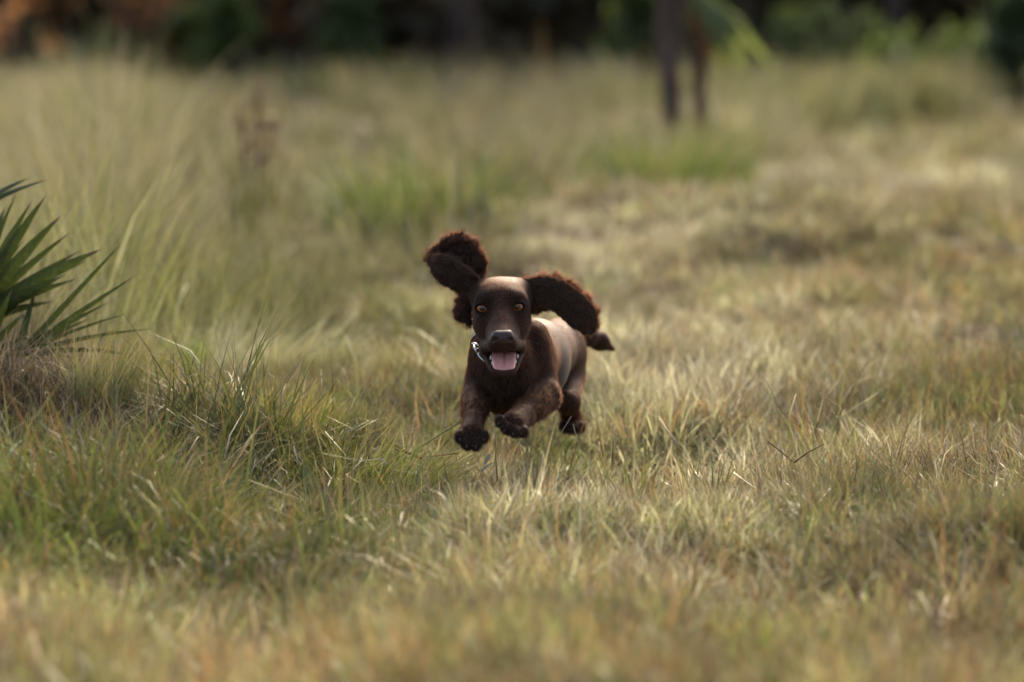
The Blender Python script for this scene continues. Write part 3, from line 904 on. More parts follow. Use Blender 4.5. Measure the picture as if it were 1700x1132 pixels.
b.inputs["Roughness"].default_value = 0.25
b.inputs["Coat Weight"].default_value = 0.35
b.inputs["Coat Roughness"].default_value = 0.03
nt.links.new(b.outputs[0], out.inputs[0])


def sphere_mesh(r, nu=24, nv=16, cornea=0.0):
    V_, F_ = [], []
    for i in range(nv + 1):
        t = math.pi * i / nv
        for j in range(nu):
            p_ = 2 * math.pi * j / nu
            y_ = -math.cos(t); rad = math.sin(t)
            bulge = 1 + cornea * max(0, -y_ - 0.6) / 0.4
            V_.append((r * rad * math.cos(p_), r * y_ * bulge, r * rad * math.sin(p_)))
    for i in range(nv):
        for j in range(nu):
            F_.append((i * nu + j, i * nu + (j + 1) % nu, (i + 1) * nu + (j + 1) % nu, (i + 1) * nu + j))
    return V_, F_


for ex, ey, eY in EYES:
    V_, F_ = sphere_mesh(EYE_R, cornea=0.06)
    o = mesh_obj("eye", V_, F_, m_eye, dog)
    c = L_(ex, ey, eY); o.location = tuple(c + [0, 0.0005, 0])
    o.rotation_euler = (math.radians(3), 0, 0)

# nose leather with nostrils
NS = Sculpt(L_(808, 582, 7.25), L_(860, 540, 7.35), 0.0009)
NS.bone(L_(825, 556.5, 7.304), L_(844, 556, 7.304), 0.0098, 0.0098, 0.008)
NS.bone(L_(827, 563, 7.300), L_(842, 562.5, 7.300), 0.0105, 0.0105, 0.008)
NS.ball(L_(834.5, 570, 7.302), (0.0075, 0.008, 0.007), 0.006)
for sx in (-1, 1):
    NS.ball(L_(834.5 + sx * 13, 561, 7.302), (0.0065, 0.009, 0.0075), 0.005)
    NS.bone(L_(834.5 + sx * 8.6, 564, 7.283), L_(834.5 + sx * 13.5, 562.5, 7.295), 0.0046, 0.0032, 0.003, cut=True)
    NS.bone(L_(834.5 + sx * 12, 564, 7.292), L_(834.5 + sx * 18, 567, 7.300), 0.0022, 0.0014, 0.002, cut=True)
NS.bone(L_(834.5, 558, 7.2865), L_(834.5, 580, 7.291), 0.0012, 0.0014, 0.002, cut=True)
V_, Q_ = NS.surface()
m_nose, nt, out = new_mat("nose_leather")
b = nt.nodes.new("ShaderNodeBsdfPrincipled")
tc = nt.nodes.new("ShaderNodeTexCoord")
vo = nt.nodes.new("ShaderNodeTexVoronoi"); vo.inputs["Scale"].default_value = 700
nt.links.new(tc.outputs["Object"], vo.inputs["Vector"])
b.inputs["Base Color"].default_value = (0.045, 0.022, 0.015, 1)
b.inputs["Roughness"].default_value = 0.40
b.inputs["Specular IOR Level"].default_value = 0.35
bp = nt.nodes.new("ShaderNodeBump"); bp.inputs["Strength"].default_value = 0.35; bp.inputs["Distance"].default_value = 0.0006
nt.links.new(vo.outputs["Distance"], bp.inputs["Height"]); nt.links.new(bp.outputs[0], b.inputs["Normal"])
nt.links.new(b.outputs[0], out.inputs[0])
mesh_obj("nose", V_, Q_, m_nose, dog)

# tongue
m_tongue = plain_mat("tongue_flesh", (0.82, 0.36, 0.28), 0.3, 0.5, 0.14, 160, bump=0.3)
V_, F_ = [], []
nu, nv = 17, 15
for i in range(nv):
    t = i / (nv - 1)
    ctr = L_(836.5 + 0.5 * t, 582 + 31 * t ** 0.9, 7.372 - 0.058 * t ** 0.8)
    hw = 0.0232 * (1 - 0.10 * t) * (1 if t < 0.8 else math.sqrt(max(0.0, 1 - ((t - 0.8) / 0.215) ** 2)) * 0.45 + 0.55)
    for j in range(nu):
        s = -1 + 2 * j / (nu - 1)
        dz = 0.0035 * s * s - 0.0048 * math.exp(-(s / 0.09) ** 2) * (1 - 0.5 * t) - 0.003 * abs(s) ** 6
        V_.append(tuple(ctr + np.array([s * hw, -dz * 0.9, dz * 0.5])))
top_n = len(V_)
V_ += [(v[0], v[1] + 0.004, v[2] - 0.004) for v in V_]
for i in range(nv - 1):
    for j in range(nu - 1):
        a_ = i * nu + j
        F_.append((a_, a_ + 1, a_ + nu + 1, a_ + nu)); F_.append((top_n + a_, top_n + a_ + nu, top_n + a_ + nu + 1, top_n + a_ + 1))
rim = [j for j in range(nu)] + [i * nu + nu - 1 for i in range(1, nv)] + [(nv - 1) * nu + j for j in range(nu - 2, -1, -1)] + [i * nu for i in range(nv - 2, 0, -1)]
for i in range(len(rim)):
    a_, b_ = rim[i], rim[(i + 1) % len(rim)]
    F_.append((a_, top_n + a_, top_n + b_, b_))
mesh_obj("tongue", V_, F_, m_tongue, dog)

# teeth along the lower jaw and the two fangs
m_tooth = plain_mat("tooth_enamel", (0.72, 0.68, 0.58), 0.3, 0.5, 0.06, 60)
for (tx, ty, tY, hh, rr_) in ((817.5, 604, 7.338, 0.008, 0.0024), (856.0, 602, 7.338, 0.008, 0.0024), (820, 612, 7.325, 0.005, 0.0017), (853, 611, 7.325, 0.005, 0.0017),
                              (815, 594, 7.355, 0.006, 0.0022), (859.5, 592, 7.355, 0.006, 0.0022), (826, 617, 7.318, 0.004, 0.0015), (832, 618, 7.316, 0.004, 0.0015), (838, 618, 7.316, 0.004, 0.0015), (844, 617.5, 7.317, 0.004, 0.0015), (849, 615, 7.320, 0.004, 0.0015)):
    c = L_(tx, ty, tY)
    V_, F_ = tube([c + [0, 0, -hh * 0.6], c, c + [0, -0.001, hh * 0.5], c + [0, 0.0, hh]], [rr_, rr_, rr_ * 0.7, rr_ * 0.12], 7)
    mesh_obj("tooth", V_, F_, m_tooth, dog)

# claws
m_claw = plain_mat("claw_horn", (0.04, 0.03, 0.027), 0.55, 0.5, 0.2, 80)
for toes, dr_ in ((TOE1, (0.0, -0.6, -0.8)), (TOE2, (-0.45, -0.6, -0.75)), (TOE3, (0.0, -0.5, -0.9))):
    for q in toes:
        d_ = np.array(dr_); d_ = d_ / np.linalg.norm(d_)
        c = L_(*q) + d_ * 0.0065 + np.array([0, -0.008, 0.003])
        V_, F_ = tube([c - d_ * 0.003, c + d_ * 0.004, c + d_ * 0.0065 + [0, 0.001, -0.001]], [0.0024, 0.0021, 0.0005], 7)
        mesh_obj("claw", V_, F_, m_claw, dog)

# whiskers on the muzzle
m_wh = plain_mat("whisker", (0.12, 0.09, 0.07), 0.4, 0.4, 0.1, 60)
for sx in (-1, 1):
    for i in range(7):
        a_ = L_(834.5 + sx * (17 + 1.2 * i), 567 + 2.2 * (i % 4), 7.315 + 0.004 * i)
        tip = a_ + np.array([sx * R.uniform(0.018, 0.034), R.uniform(-0.004, 0.018), R.uniform(-0.018, 0.006)])
        V_, F_ = tube([a_, (a_ + tip) / 2 + [0, 0, 0.003], tip], [0.00022, 0.00018, 0.00006], 4)
        mesh_obj("whisker", V_, F_, m_wh, dog)

# collar with its metal tag ring
m_leather = plain_mat("collar_leather", (0.018, 0.014, 0.012), 0.45, 0.4, 0.3, 40)
m_metal = plain_mat("collar_metal", (0.75, 0.72, 0.66), 0.22, 0.5, 0.08, 40, metal=1.0)
cc_ = L_(838, 572, 7.545); n_ax = np.array([0.20, 0.62, 0.72]); n_ax /= np.linalg.norm(n_ax)
ux = np.array([1, 0, 0]) - n_ax * n_ax[0]; ux /= np.linalg.norm(ux); uy = np.cross(n_ax, ux)
V_, F_ = [], []
nr = 48
for i in range(nr):
    a_ = 2 * math.pi * i / nr
    rd = ux * math.cos(a_) + uy * math.sin(a_)
    ts = np.arange(0.03, 0.13, 0.001)
    inside = np.min([fn(cc_ + rd * ts[:, None]) for fn, _k in S.prims], axis=0) < 0.0
    out_i = np.argmax(~inside) if (~inside).any() else len(ts) - 1
    d_ = rd * min(ts[out_i] + 0.002, 0.072)
    for (o_n, o_r) in ((-0.007, 0), (-0.007, 0.003), (0.007, 0.003), (0.007, 0)):
        V_.append(tuple(cc_ + d_ + n_ax * o_n + rd * o_r))
    for k in range(4):
        F_.append((i * 4 + k, i * 4 + (k + 1) % 4, ((i + 1) % nr) * 4 + (k + 1) % 4, ((i + 1) % nr) * 4 + k))
collar = mesh_obj("collar", V_, F_, m_leather, dog, smooth=False)


def ring(name, ctr, ax1, ax2, r1, r2, w, mat, parent, n1=28):
    pts = [np.array(ctr) + np.array(ax1) * math.cos(2 * math.pi * i / n1) * r1 + np.array(ax2) * math.sin(2 * math.pi * i / n1) * r2 for i in range(n1 + 1)]
    V_, F_ = tube(pts, [w] * len(pts), 7, False)
    return mesh_obj(name, V_, F_, mat, parent)


# buckle and curved metal bar that show left of the jaw
V_, F_ = tube([L_(786, 573, 7.475), L_(791, 583, 7.468), L_(797, 593, 7.462), L_(806, 601, 7.458), L_(812, 604, 7.457)], [0.0022, 0.0026, 0.0026, 0.0024, 0.0016], 8)
mesh_obj("metal_bar", V_, F_, m_metal, collar)
V_, F_ = tube([L_(784, 571, 7.474), L_(788, 570, 7.470), L_(795, 573, 7.467), L_(798, 578, 7.466)], [0.0022, 0.0024, 0.0024, 0.0018], 8)
mesh_obj("buckle", V_, F_, m_metal, collar)
ring("tag_ring", L_(794, 582, 7.462), (1, 0, 0), (0, 0, 1), 0.0048, 0.0048, 0.0011, m_metal, collar)

# ------------------------------------------------------------------ the woods beyond the field
def leaf_cloud(n, centers, radii, size, seed, aspect=0.45):
    r = np.random.default_rng(seed)
    ci = r.integers(0, len(centers), n)
    d = r.normal(size=(n, 3)); d /= np.linalg.norm(d, axis=1)[:, None]
    c = np.asarray(centers)[ci] + d * (np.asarray(radii)[ci] * (r.uniform(0.25, 1, n) ** 0.6))[:, None]
    a = r.normal(size=(n, 3)); a /= np.linalg.norm(a, axis=1)[:, None]
    b = np.cross(a, r.normal(size=(n, 3))); b /= np.linalg.norm(b, axis=1)[:, None]
    s = size * r.uniform(0.6, 1.4, n)[:, None]
    V = np.stack([c - a * s, c + b * s * aspect - a * s * 0.1, c + a * s, c - b * s * aspect - a * s * 0.1], 1).reshape(-1, 3)
    F = np.arange(n * 4).reshape(n, 4)
    return V, F, np.repeat(r.uniform(0, 1, n), 4)


def leaf_mat(name, stops, trans=0.35):
    m, nt, out = new_mat(name)
    leaf_shader(nt, out, ramp(nt, attr(nt, "bc"), stops), trans, 0.03)
    return m


m_pine = leaf_mat("pine_needles", [(0, (0.025, 0.045, 0.014)), (1, (0.07, 0.10, 0.03))])
m_shrub = leaf_mat("shrub_leaves", [(0, (0.055, 0.085, 0.02)), (1, (0.15, 0.19, 0.05))], 0.5)
m_rust = leaf_mat("dead_rust_leaves", [(0, (0.16, 0.07, 0.025)), (0.6, (0.30, 0.13, 0.045)), (1, (0.50, 0.25, 0.09))], 0.5)
m_dark = leaf_mat("dark_thicket_leaves", [(0, (0.05, 0.04, 0.02)), (0.6, (0.14, 0.105, 0.045)), (1, (0.28, 0.17, 0.08))], 0.5)
m_bark = plain_mat("pine_bark", (0.085, 0.055, 0.042), 0.9, 0.1, 0.5, 6, bump=0.6)
m_dbark = plain_mat("dark_burnt_bark", (0.035, 0.024, 0.022), 0.9, 0.1, 0.5, 6, bump=0.6)


def tree_meshes(seed, H, r0, crown_r, nleaf, dark=False):
    q = random.Random(seed)
    pts, rad = [], []
    dx = dy = 0
    for i in range(11):
        f = i / 10
        pts.append((dx, dy, f * H * 0.95 - 0.1)); rad.append(r0 * (1.25 if i == 0 else 1) * (1 - 0.8 * f))
        dx += q.uniform(-0.05, 0.05) * H / 9; dy += q.uniform(-0.05, 0.05) * H / 9
    V, F = tube(pts, rad, 9)
    centers, radii = [], []
    for k in range(15):
        f = q.uniform(0.42, 0.98); i = int(f * 10)
        a = q.uniform(0, 6.28); L = crown_r * (1.15 - 0.7 * (f - 0.4)) * q.uniform(0.5, 1)
        base = Vector(pts[i]); tip = base + Vector((math.cos(a) * L, math.sin(a) * L, L * q.uniform(-0.05, 0.4)))
        v, ff = tube([base, (base + tip) / 2 + Vector((0, 0, 0.05 * L)), tip], [rad[i] * 0.4, rad[i] * 0.25, 0.012], 5)
        o = len(V); V += v; F += [tuple(j + o for j in g_) for g_ in ff]
        centers.append(tuple(tip)); radii.append(crown_r * q.uniform(0.28, 0.5))
        centers.append(tuple((base + tip * 2) / 3)); radii.append(crown_r * q.uniform(0.22, 0.4))
    lv, lf, bc = leaf_cloud(nleaf, centers, radii, 0.16, seed, 0.3)
    return (V, F), (lv, lf, bc)


TREES = {}
for kind, (H, r0, cr, nl) in enumerate(((11, 0.17, 2.0, 2600), (9, 0.12, 1.7, 2200), (12, 0.22, 2.3, 3000))):
    (V, F), (lv, lf, bc) = tree_meshes(40 + kind, H, r0, cr, nl)
    t = mesh_obj("trunk", V, F, m_bark, do_link=False)
    c = mesh_obj("crown", lv, lf, m_pine, smooth=False, do_link=False); fattr(c.data, "bc", bc)
    TREES[kind] = (t, c)


def put_tree(kind, x, y, s, rz, label, group, bark=None, name="pine_tree"):
    r = empty(name, (x, y, float(ground_h(x, y))))
    r.rotation_euler.z = rz; r.scale = (s, s, s)
    tag(r, label, "tree", group)
    for o in TREES[kind]:
        c = o.copy(); link(c, r)
        if bark and o.name.startswith("trunk"):
            c.data = o.data.copy(); c.data.materials[0] = bark
    return r


def px_x(px, Y):
    return (px - 850) / FPX * Y


# trunks that can be told apart in the blur
put_tree(2, px_x(765, 50), 50, 1.0, 0.3, "thick grey-brown pine trunk, far woods, above and left of the dog", "pines of the far wood")
put_tree(1, px_x(1480, 52), 52, 1.3, 1.3, "greyish pine trunk in the dark far woods at right", "pines of the far wood")
put_tree(0, px_x(1395, 58), 58, 1.0, 2.0, "slimmer pine trunk left of the greyish one in the far woods", "pines of the far wood")
put_tree(0, px_x(640, 60), 60, 1.0, 2.4, "dark pine trunk between the green bush and the thick trunk", "pines of the far wood", m_dbark)
put_tree(1, px_x(985, 56), 56, 1.0, 0.9, "thin brown pine trunk just left of the leaning palm frond", "pines of the far wood")
put_tree(2, px_x(160, 58), 58, 1.0, 4.0, "dark pine trunk among rust coloured leaves at the far left", "pines of the far wood", m_dbark)
put_tree(1, px_x(905, 60), 60, 1.1, 5.0, "pale slim pine trunk above the dog's right ear", "pines of the far wood")
for i, (px, Y, k) in enumerate(((-250, 55, 0), (-700, 50, 2), (2000, 54, 0), (2500, 50, 2), (420, 68, 1), (1250, 70, 0), (1650, 66, 2), (30, 70, 1), (840, 75, 0), (560, 72, 2), (1080, 66, 1), (1560, 76, 0))):
    put_tree(k, px_x(px, Y), Y, 1.0 + 0.1 * (i % 3), i * 1.1, "pine lost in the blur at the back of the dark wood", "back row of pines")

# the wood itself, one dark mass of thicket behind the trunks
n = 1700
cs = np.stack([rng.uniform(-26, 26, n), rng.uniform(54, 72, n), 9.0 * rng.uniform(0, 1, n) ** 1.7], -1)
lv, lf, bc = leaf_cloud(150000, cs, rng.uniform(0.9, 1.7, n), 0.20, 77, 0.6)
o = mesh_obj("far_woods", lv, lf, m_dark, smooth=False); fattr(o.data, "bc", bc)
tag(o, "dark blurred wood behind the field, one mass of thicket", "woods", kind="stuff")


# shrubs and dead bracken at the edge of the wood
def shrub(name, px, Y, w, h, mat, n, label, seed, cat="shrub", lift=0.0, size=0.10, group="bushes along the wood's edge"):
    q = random.Random(seed)
    x = px_x(px, Y); z = float(ground_h(x, Y))
    r = empty(name, (x, Y, z)); tag(r, label, cat, group)
    cs, rs = [], []
    V, F = [], []
    for k in range(9):
        a = q.uniform(0, 6.28); f = q.uniform(0.3, 1)
        c = (math.cos(a) * w * 0.5 * q.random(), math.sin(a) * w * 0.4 * q.random(), lift + h * f * 0.8)
        cs.append(c); rs.append(q.uniform(0.2, 0.34) * max(w, h * 0.6))
        v, ff = tube([(c[0] * 0.1, c[1] * 0.1, -0.05), (c[0] * 0.6, c[1] * 0.6, c[2] * 0.55), c], [0.03, 0.02, 0.008], 5)
        o = len(V); V += v; F += [tuple(j + o for j in g_) for g_ in ff]
    mesh_obj("stem", V, F, m_dbark, r)
    lv, lf, bc = leaf_cloud(n, cs, rs, size, seed)
    lv[:, 2] = np.maximum(lv[:, 2], 0.02)
    c = mesh_obj("foliage", lv, lf, mat, r, smooth=False); fattr(c.data, "bc", bc)
    return r


shrub("shrub", 350, 46, 0.9, 1.5, m_shrub, 900, "blurred green bush at the wood's edge, top left", 1)
shrub("shrub", 580, 50, 0.8, 1.8, m_shrub, 900, "upright blurred green bush left of the thick pine trunk", 2)
shrub("shrub", 1045, 44, 1.0, 1.6, m_shrub, 900, "blurred green bush left of the dark leaning post-like trunk", 3)
shrub("shrub", 1375, 44, 1.2, 1.05, m_shrub, 900, "low rounded green bush right of the palm frond", 4)
shrub("shrub", 1560, 40, 1.6, 0.6, m_shrub, 900, "low olive bush at the right end of the field", 5)
shrub("shrub", 1690, 38, 0.5, 1.5, m_pine, 600, "green bush at the top right corner", 6)
shrub("shrub", 180, 48, 1.0, 0.9, m_shrub, 700, "dim olive bush below the rust leaves at top left", 7)
shrub("bracken", 20, 44, 1.5, 0.9, m_rust, 50, "rust orange dead bracken in the top left corner", 8, "bracken", 0.5, 0.13, "dead bracken at the wood's edge")
shrub("bracken", 215, 47, 1.2, 0.9, m_rust, 45, "rust orange dead bracken left of the green bush", 9, "bracken", 0.6, 0.12, "dead bracken at the wood's edge")
shrub("bracken", 395, 52, 0.4, 0.9, m_rust, 120, "small tuft of tan dead bracken beside the green bush", 10, "bracken", 0.6, 0.12, "dead bracken at the wood's edge")
shrub("bracken", 480, 54, 0.6, 0.9, m_rust, 120, "brown dead bracken right of the green bush", 11, "bracken", 0.5, 0.12, "dead bracken at the wood's edge")

# the dark trunk with the drooping palm frond
YP = 23.5
xp = px_x(1112, YP)
zg = float(ground_h(xp, YP))
r = empty("palm_tree", (xp, YP, zg))
tag(r, "small palm with dark trunk and one drooping green frond behind the dog", "tree")
m_pt = plain_mat("palm_trunk_bark", (0.11, 0.072, 0.055), 0.9, 0.1, 0.5, 9, bump=0.6)
V, F = tube([(0.05, 0, -0.05), (0.015, 0, 0.3), (-0.02, 0, 0.7), (0.02, 0, 1.1), (0.05, 0, 2.4)], [0.058, 0.060, 0.074, 0.092, 0.10], 10)
mesh_obj("trunk", V, F, m_pt, r)
V, F = tube([(0.20, 0.1, -0.05), (0.19, 0.1, 0.3), (0.17, 0.08, 0.7), (0.1, 0.05, 1.3)], [0.045, 0.044, 0.04, 0.036], 8)
mesh_obj("dead_stalk", V, F, m_bark, r)
m_frond, nt, out = new_mat("palm_frond_green")
leaf_shader(nt, out, ramp(nt, noise(nt, 9), [(0.3, (0.11, 0.145, 0.03)), (0.7, (0.22, 0.25, 0.06))]), 0.5, 0.04)
m_fdead = plain_mat("palm_frond_dead", (0.17, 0.085, 0.04), 0.8, 0.2, 0.4, 12)


def strap(p0, p1, p2, w, fold=0.25, seg=7, face=(0, -1, 0), tipw=0.0, thick=0.0):
    """one long leaf folded along its midrib, swept along a quadratic path"""
    p0, p1, p2 = (np.array(p, float) for p in (p0, p1, p2))
    V, F = [], []
    fc = np.array(face, float)
    for i in range(seg + 1):
        t = i / seg
        p = (1 - t) ** 2 * p0 + 2 * t * (1 - t) * p1 + t * t * p2
        d = 2 * (1 - t) * (p1 - p0) + 2 * t * (p2 - p1); d /= np.linalg.norm(d) + 1e-9
        s = np.cross(d, fc); s /= np.linalg.norm(s) + 1e-9
        nrm = np.cross(s, d)
        ww = w * 0.5 * (max(tipw, (1 - t ** 2.4)) * (0.55 + 0.45 * min(1, t * 3)))
        V += [p - s * ww, p + nrm * ww * fold * 2, p + s * ww]
        if i:
            b = 3 * i
            F += [(b - 3, b - 2, b + 1, b), (b - 2, b - 1, b + 2, b + 1)]
    return V, F


root = np.array([0.13, -0.06, 1.02])
fr = empty("frond", (0, 0, 0)); fr.parent = r
for i in range(20):
    f = i / 19
    a = -0.60 - 0.62 * f
    L = R.uniform(0.6, 1.12) * 0.60 * (0.75 + 0.33 * math.sin(0.5 + f * 2.2))
    tp = root + np.array([math.cos(a) * L, -0.10 + 0.2 * R.random(), math.sin(a) * L])
    mid = (root + tp) / 2 + np.array([0.035, 0, 0.045])
    V, F = strap(root + np.array([0.02 * R.uniform(-1, 1), 0, 0.05 * R.uniform(-1, 1)]), mid, tp, 0.085)
    mesh_obj("leaflet", V, F, m_frond, fr)
for i in range(9):
    a = -1.05 - 0.05 * i; L = R.uniform(0.30, 0.56)
    tp = root + np.array([math.cos(a) * L, 0.03 + 0.1 * R.random(), math.sin(a) * L])
    V, F = strap(root, (root + tp) / 2 + np.array([0.03, 0, 0.01]), tp, 0.06)
    mesh_obj("dead_leaflet", V, F, m_fdead, fr)
for i in range(12):                                   # the living fan above the frame
    a = i / 12 * 6.28
    hub_ = np.array([0.05, 0, 2.35]); tp = hub_ + np.array([math.cos(a) * 0.9, math.sin(a) * 0.9, 0.15])
    V, F = strap(hub_, (hub_ + tp) / 2 + np.array([0, 0, 0.3]), tp, 0.10)
    mesh_obj("leaflet", V, F, m_frond, r)

# ------------------------------------------------------------------ saw palmetto on the mound at the left edge
m_pal, nt, out = new_mat("palmetto_leaf")
leaf_shader(nt, out, ramp(nt, noise(nt, 22, 4), [(0.3, (0.022, 0.033, 0.008)), (0.7, (0.050, 0.066, 0.016))]), 0.3, 0.012, 0.4)
m_palb = plain_mat("palmetto_leaf_bluish", (0.085, 0.11, 0.05), 0.5, 0.25, 0.3, 14)
m_pald = plain_mat("palmetto_dead_leaf", (0.17, 0.085, 0.05), 0.8, 0.2, 0.4, 16)
m_palw = plain_mat("palmetto_bleached_stalk", (0.50, 0.46, 0.38), 0.7, 0.2, 0.2, 20)
m_tipb = plain_mat("palmetto_brown_tip", (0.16, 0.11, 0.055), 0.8, 0.2, 0.3, 16)
pz = float(ground_h(-1.27, 8.15))
palm = empty("saw_palmetto", (-1.27, 8.15, pz))
tag(palm, "dark green saw palmetto with stiff pointed fan leaves at the left edge", "palmetto")
PO = np.array(palm.location)


def leaflet(parent, hub, tip, w, mat, droop=0.06, fold=0.3, tipmat=True, face=(0, -1, 0.25), name="leaflet"):
    hub = np.asarray(hub) - PO; tip = np.asarray(tip) - PO
    mid = (hub + tip) / 2 + np.array([0, 0, np.linalg.norm(tip - hub) * droop])
    V, F = strap(hub, mid, tip, w, fold, 10, face)
    o = mesh_obj(name, V, F, mat, parent)
    if tipmat:
        o.data.materials.append(m_tipb)
        for p_ in o.data.polygons[-2:]: p_.material_index = 1
    return o


def frond(hub_px, tips, mat, w, droop=0.06, stalk_from=None):
    f = empty("frond"); f.parent = palm
    hub = P(hub_px[0], hub_px[1], hub_px[2] - 0.3)
    for t in tips:
        leaflet(f, hub, P(t[0], t[1], t[2] - 0.3), t[3] if len(t) > 3 else w, mat, t[4] if len(t) > 4 else droop)
    base = PO + np.array([0.02 * R.uniform(-1, 1), 0.03 * R.uniform(-1, 1), 0.02])
    V, F = tube([base - PO, (base + hub) / 2 - PO + np.array([0, 0, 0.02]), hub - PO], [0.008, 0.006, 0.005], 6)
    mesh_obj("stalk", V, F, m_pal, f)
    return f


frond((-60, 545, 8.45), [(28, 318, 8.50, 0.018), (55, 330, 8.46, 0.024), (78, 322, 8.42, 0.032), (102, 357, 8.38, 0.036), (20, 378, 8.30, 0.012), (42, 396, 8.28, 0.014), (137, 414, 8.50, 0.018),
                         (118, 385, 8.44, 0.022), (170, 413, 8.33, 0.038), (150, 430, 8.40, 0.02), (128, 420, 8.45, 0.026), (95, 470, 8.40, 0.03), (110, 455, 8.30, 0.03, 0.02), (60, 350, 8.6, 0.028), (10, 340, 8.55, 0.03),
                         (130, 462, 8.34, 0.022), (90, 500, 8.36, 0.022), (-20, 300, 8.5, 0.04), (-75, 320, 8.45, 0.04), (-130, 340, 8.4, 0.04), (-170, 400, 8.4, 0.04)], m_pal, 0.035)
frond((28, 592, 8.33), [(207, 398, 8.30, 0.014, 0.00), (229, 455, 8.28, 0.015, 0.02), (150, 528, 8.40, 0.012, 0.04), (258, 546, 8.32, 0.011, 0.07), (242, 596, 8.27, 0.012, 0.12), (175, 585, 8.36, 0.01, 0.1),
                        (120, 500, 8.36, 0.016, 0.05), (60, 480, 8.4, 0.018, 0.05), (185, 500, 8.42, 0.012, 0.05), (215, 520, 8.45, 0.009, 0.06), (100, 540, 8.25, 0.010, 0.1), (160, 610, 8.2, 0.009, 0.14)], m_pal, 0.012)
frond((-90, 380, 8.55), [(82, 298, 8.5, 0.014, 0.10), (52, 294, 8.52, 0.016, 0.09), (20, 310, 8.5, 0.02, 0.08), (-30, 270, 8.5, 0.03), (-90, 250, 8.5, 0.03)], m_palb, 0.02)
frond((-30, 600, 8.25), [(55, 560, 8.15, 0.016, 0.1), (80, 600, 8.12, 0.012, 0.15), (40, 520, 8.18, 0.02, 0.06), (20, 480, 8.2, 0.024, 0.04), (110, 570, 8.2, 0.010, 0.1), (-60, 480, 8.1, 0.03), (-110, 520, 8.1, 0.03)], m_pal, 0.015)
f = empty("dead_frond"); f.parent = palm
for t in ((70, 640, 8.15, 165, 617, 8.10, 0.016), (100, 650, 8.13, 143, 627, 8.08, 0.014), (60, 655, 8.2, 140, 700, 8.05, 0.012), (200, 690, 8.25, 285, 640, 8.2, 0.008)):
    leaflet(f, P(*t[:3]), P(*t[3:6]), t[6], m_pald, 0.04, 0.2, False, name="dead_leaflet")
for a_, b_, r_ in (((-5, 553, 8.28), (92, 574, 8.22), 0.0048), ((70, 634, 8.12), (95, 652, 8.08), 0.003)):
    a3, b3 = P(*a_) - PO, P(*b_) - PO
    V, F = tube([a3, (a3 + b3) / 2 + np.array([0, 0, 0.004]), b3], [r_, r_ * 0.9, r_ * 0.6], 6)
    mesh_obj("bleached_stalk", V, F, m_palw, f)
leaflet(f, P(-40, 440, 8.2), P(62, 508, 8.15), 0.006, m_pal, 0.12, 0.2, False, name="curled_leaflet")


# ------------------------------------------------------------------ tussocks that stand out, each one its own
def tussock(label, px, py, Y_, n, hh, spread, lean, bend, width, st, comb=None, dry=(0.0, 1.0), tip=0.7, seed=0, brown=None):
    c = P(px, py, Y_); c[2] = float(ground_h(c[0], c[1])) - 0.005
    a = rng.uniform(0, 6.28, n); rr_ = spread * np.sqrt(rng.uniform(0, 1, n))
    root_ = np.stack([c[0] + rr_ * np.cos(a), c[1] + rr_ * np.sin(a), np.full(n, c[2])], -1)
    hd = a + rng.normal(0, 0.7, n)
    if comb is not None:
        hd = np.where(rng.uniform(0, 1, n) < comb[1], comb[0] + rng.normal(0, 0.4, n), hd)
    f_ = rng.uniform(dry[0], dry[1], n)
    o = blade_mesh("grass_tussock", root_, hd, rng.uniform(*hh, n), np.abs(rng.normal(lean, 0.18, n)), np.abs(rng.normal(bend, 0.35, n)), width * rng.uniform(0.6, 1.3, n),
                   pal(st, f_) * rng.uniform(0.8, 1.2, n)[:, None], seg=4, tipcol=np.array(brown or [0.34, 0.25, 0.11]), tipf=np.where(rng.uniform(0, 1, n) < tip, rng.uniform(0.4, 1, n), 0), origin=c)
    tag(o, label, "grass tuft", "tufts that stand out of the grass")
    return o


tussock("fine stiff grey-green tuft leaning right on the straw mound", 175, 810, 7.75, 420, (0.10, 0.20), 0.085, 0.35, 0.3, 0.0017, GREEN, (0.25, 0.75), (0.2, 0.75), 0.85, brown=[0.30, 0.17, 0.08])
tussock("upright green tuft with brown tips beside the low bank", 460, 765, 7.75, 420, (0.07, 0.15), 0.11, 0.22, 0.35, 0.0026, LUSH, (0.1, 0.35), (0.3, 1.0), 0.6, brown=[0.36, 0.20, 0.07])
tussock("long dark green tuft combed down to the right, left of the front paws", 640, 800, 7.45, 480, (0.12, 0.24), 0.10, 0.55, 0.75, 0.0022, LUSH, (0.35, 0.7), (0.25, 0.9), 0.5)
tussock("arching green tuft in the left foreground", 255, 905, 6.65, 480, (0.12, 0.23), 0.10, 0.4, 1.0, 0.0030, LUSH, (0.3, 0.5), (0.1, 0.8), 0.4)
tussock("blurred green tuft at the bottom left corner", 70, 940, 6.4, 380, (0.10, 0.20), 0.11, 0.3, 0.8, 0.0030, LUSH, (0.6, 0.3), (0.0, 0.7), 0.4)
tussock("sharp upright tuft right of the hind paw", 1030, 800, 7.5, 200, (0.04, 0.11), 0.09, 0.25, 0.4, 0.0018, PALE, (1.2, 0.3), (0.0, 0.7), 0.4)
tussock("pale feathery tuft leaning over the track edge, left of the dog", 455, 640, 9.45, 420, (0.12, 0.30), 0.16, 0.6, 0.8, 0.0026, PALE, (-0.1, 0.6), (0.1, 0.6), 0.2)
tussock("bleached feathery grass plume rising from the tall grass at left", 330, 610, 9.2, 260, (0.15, 0.34), 0.09, 0.35, 0.5, 0.0026, PALE, (0.9, 0.6), (0.1, 0.65), 0.2)
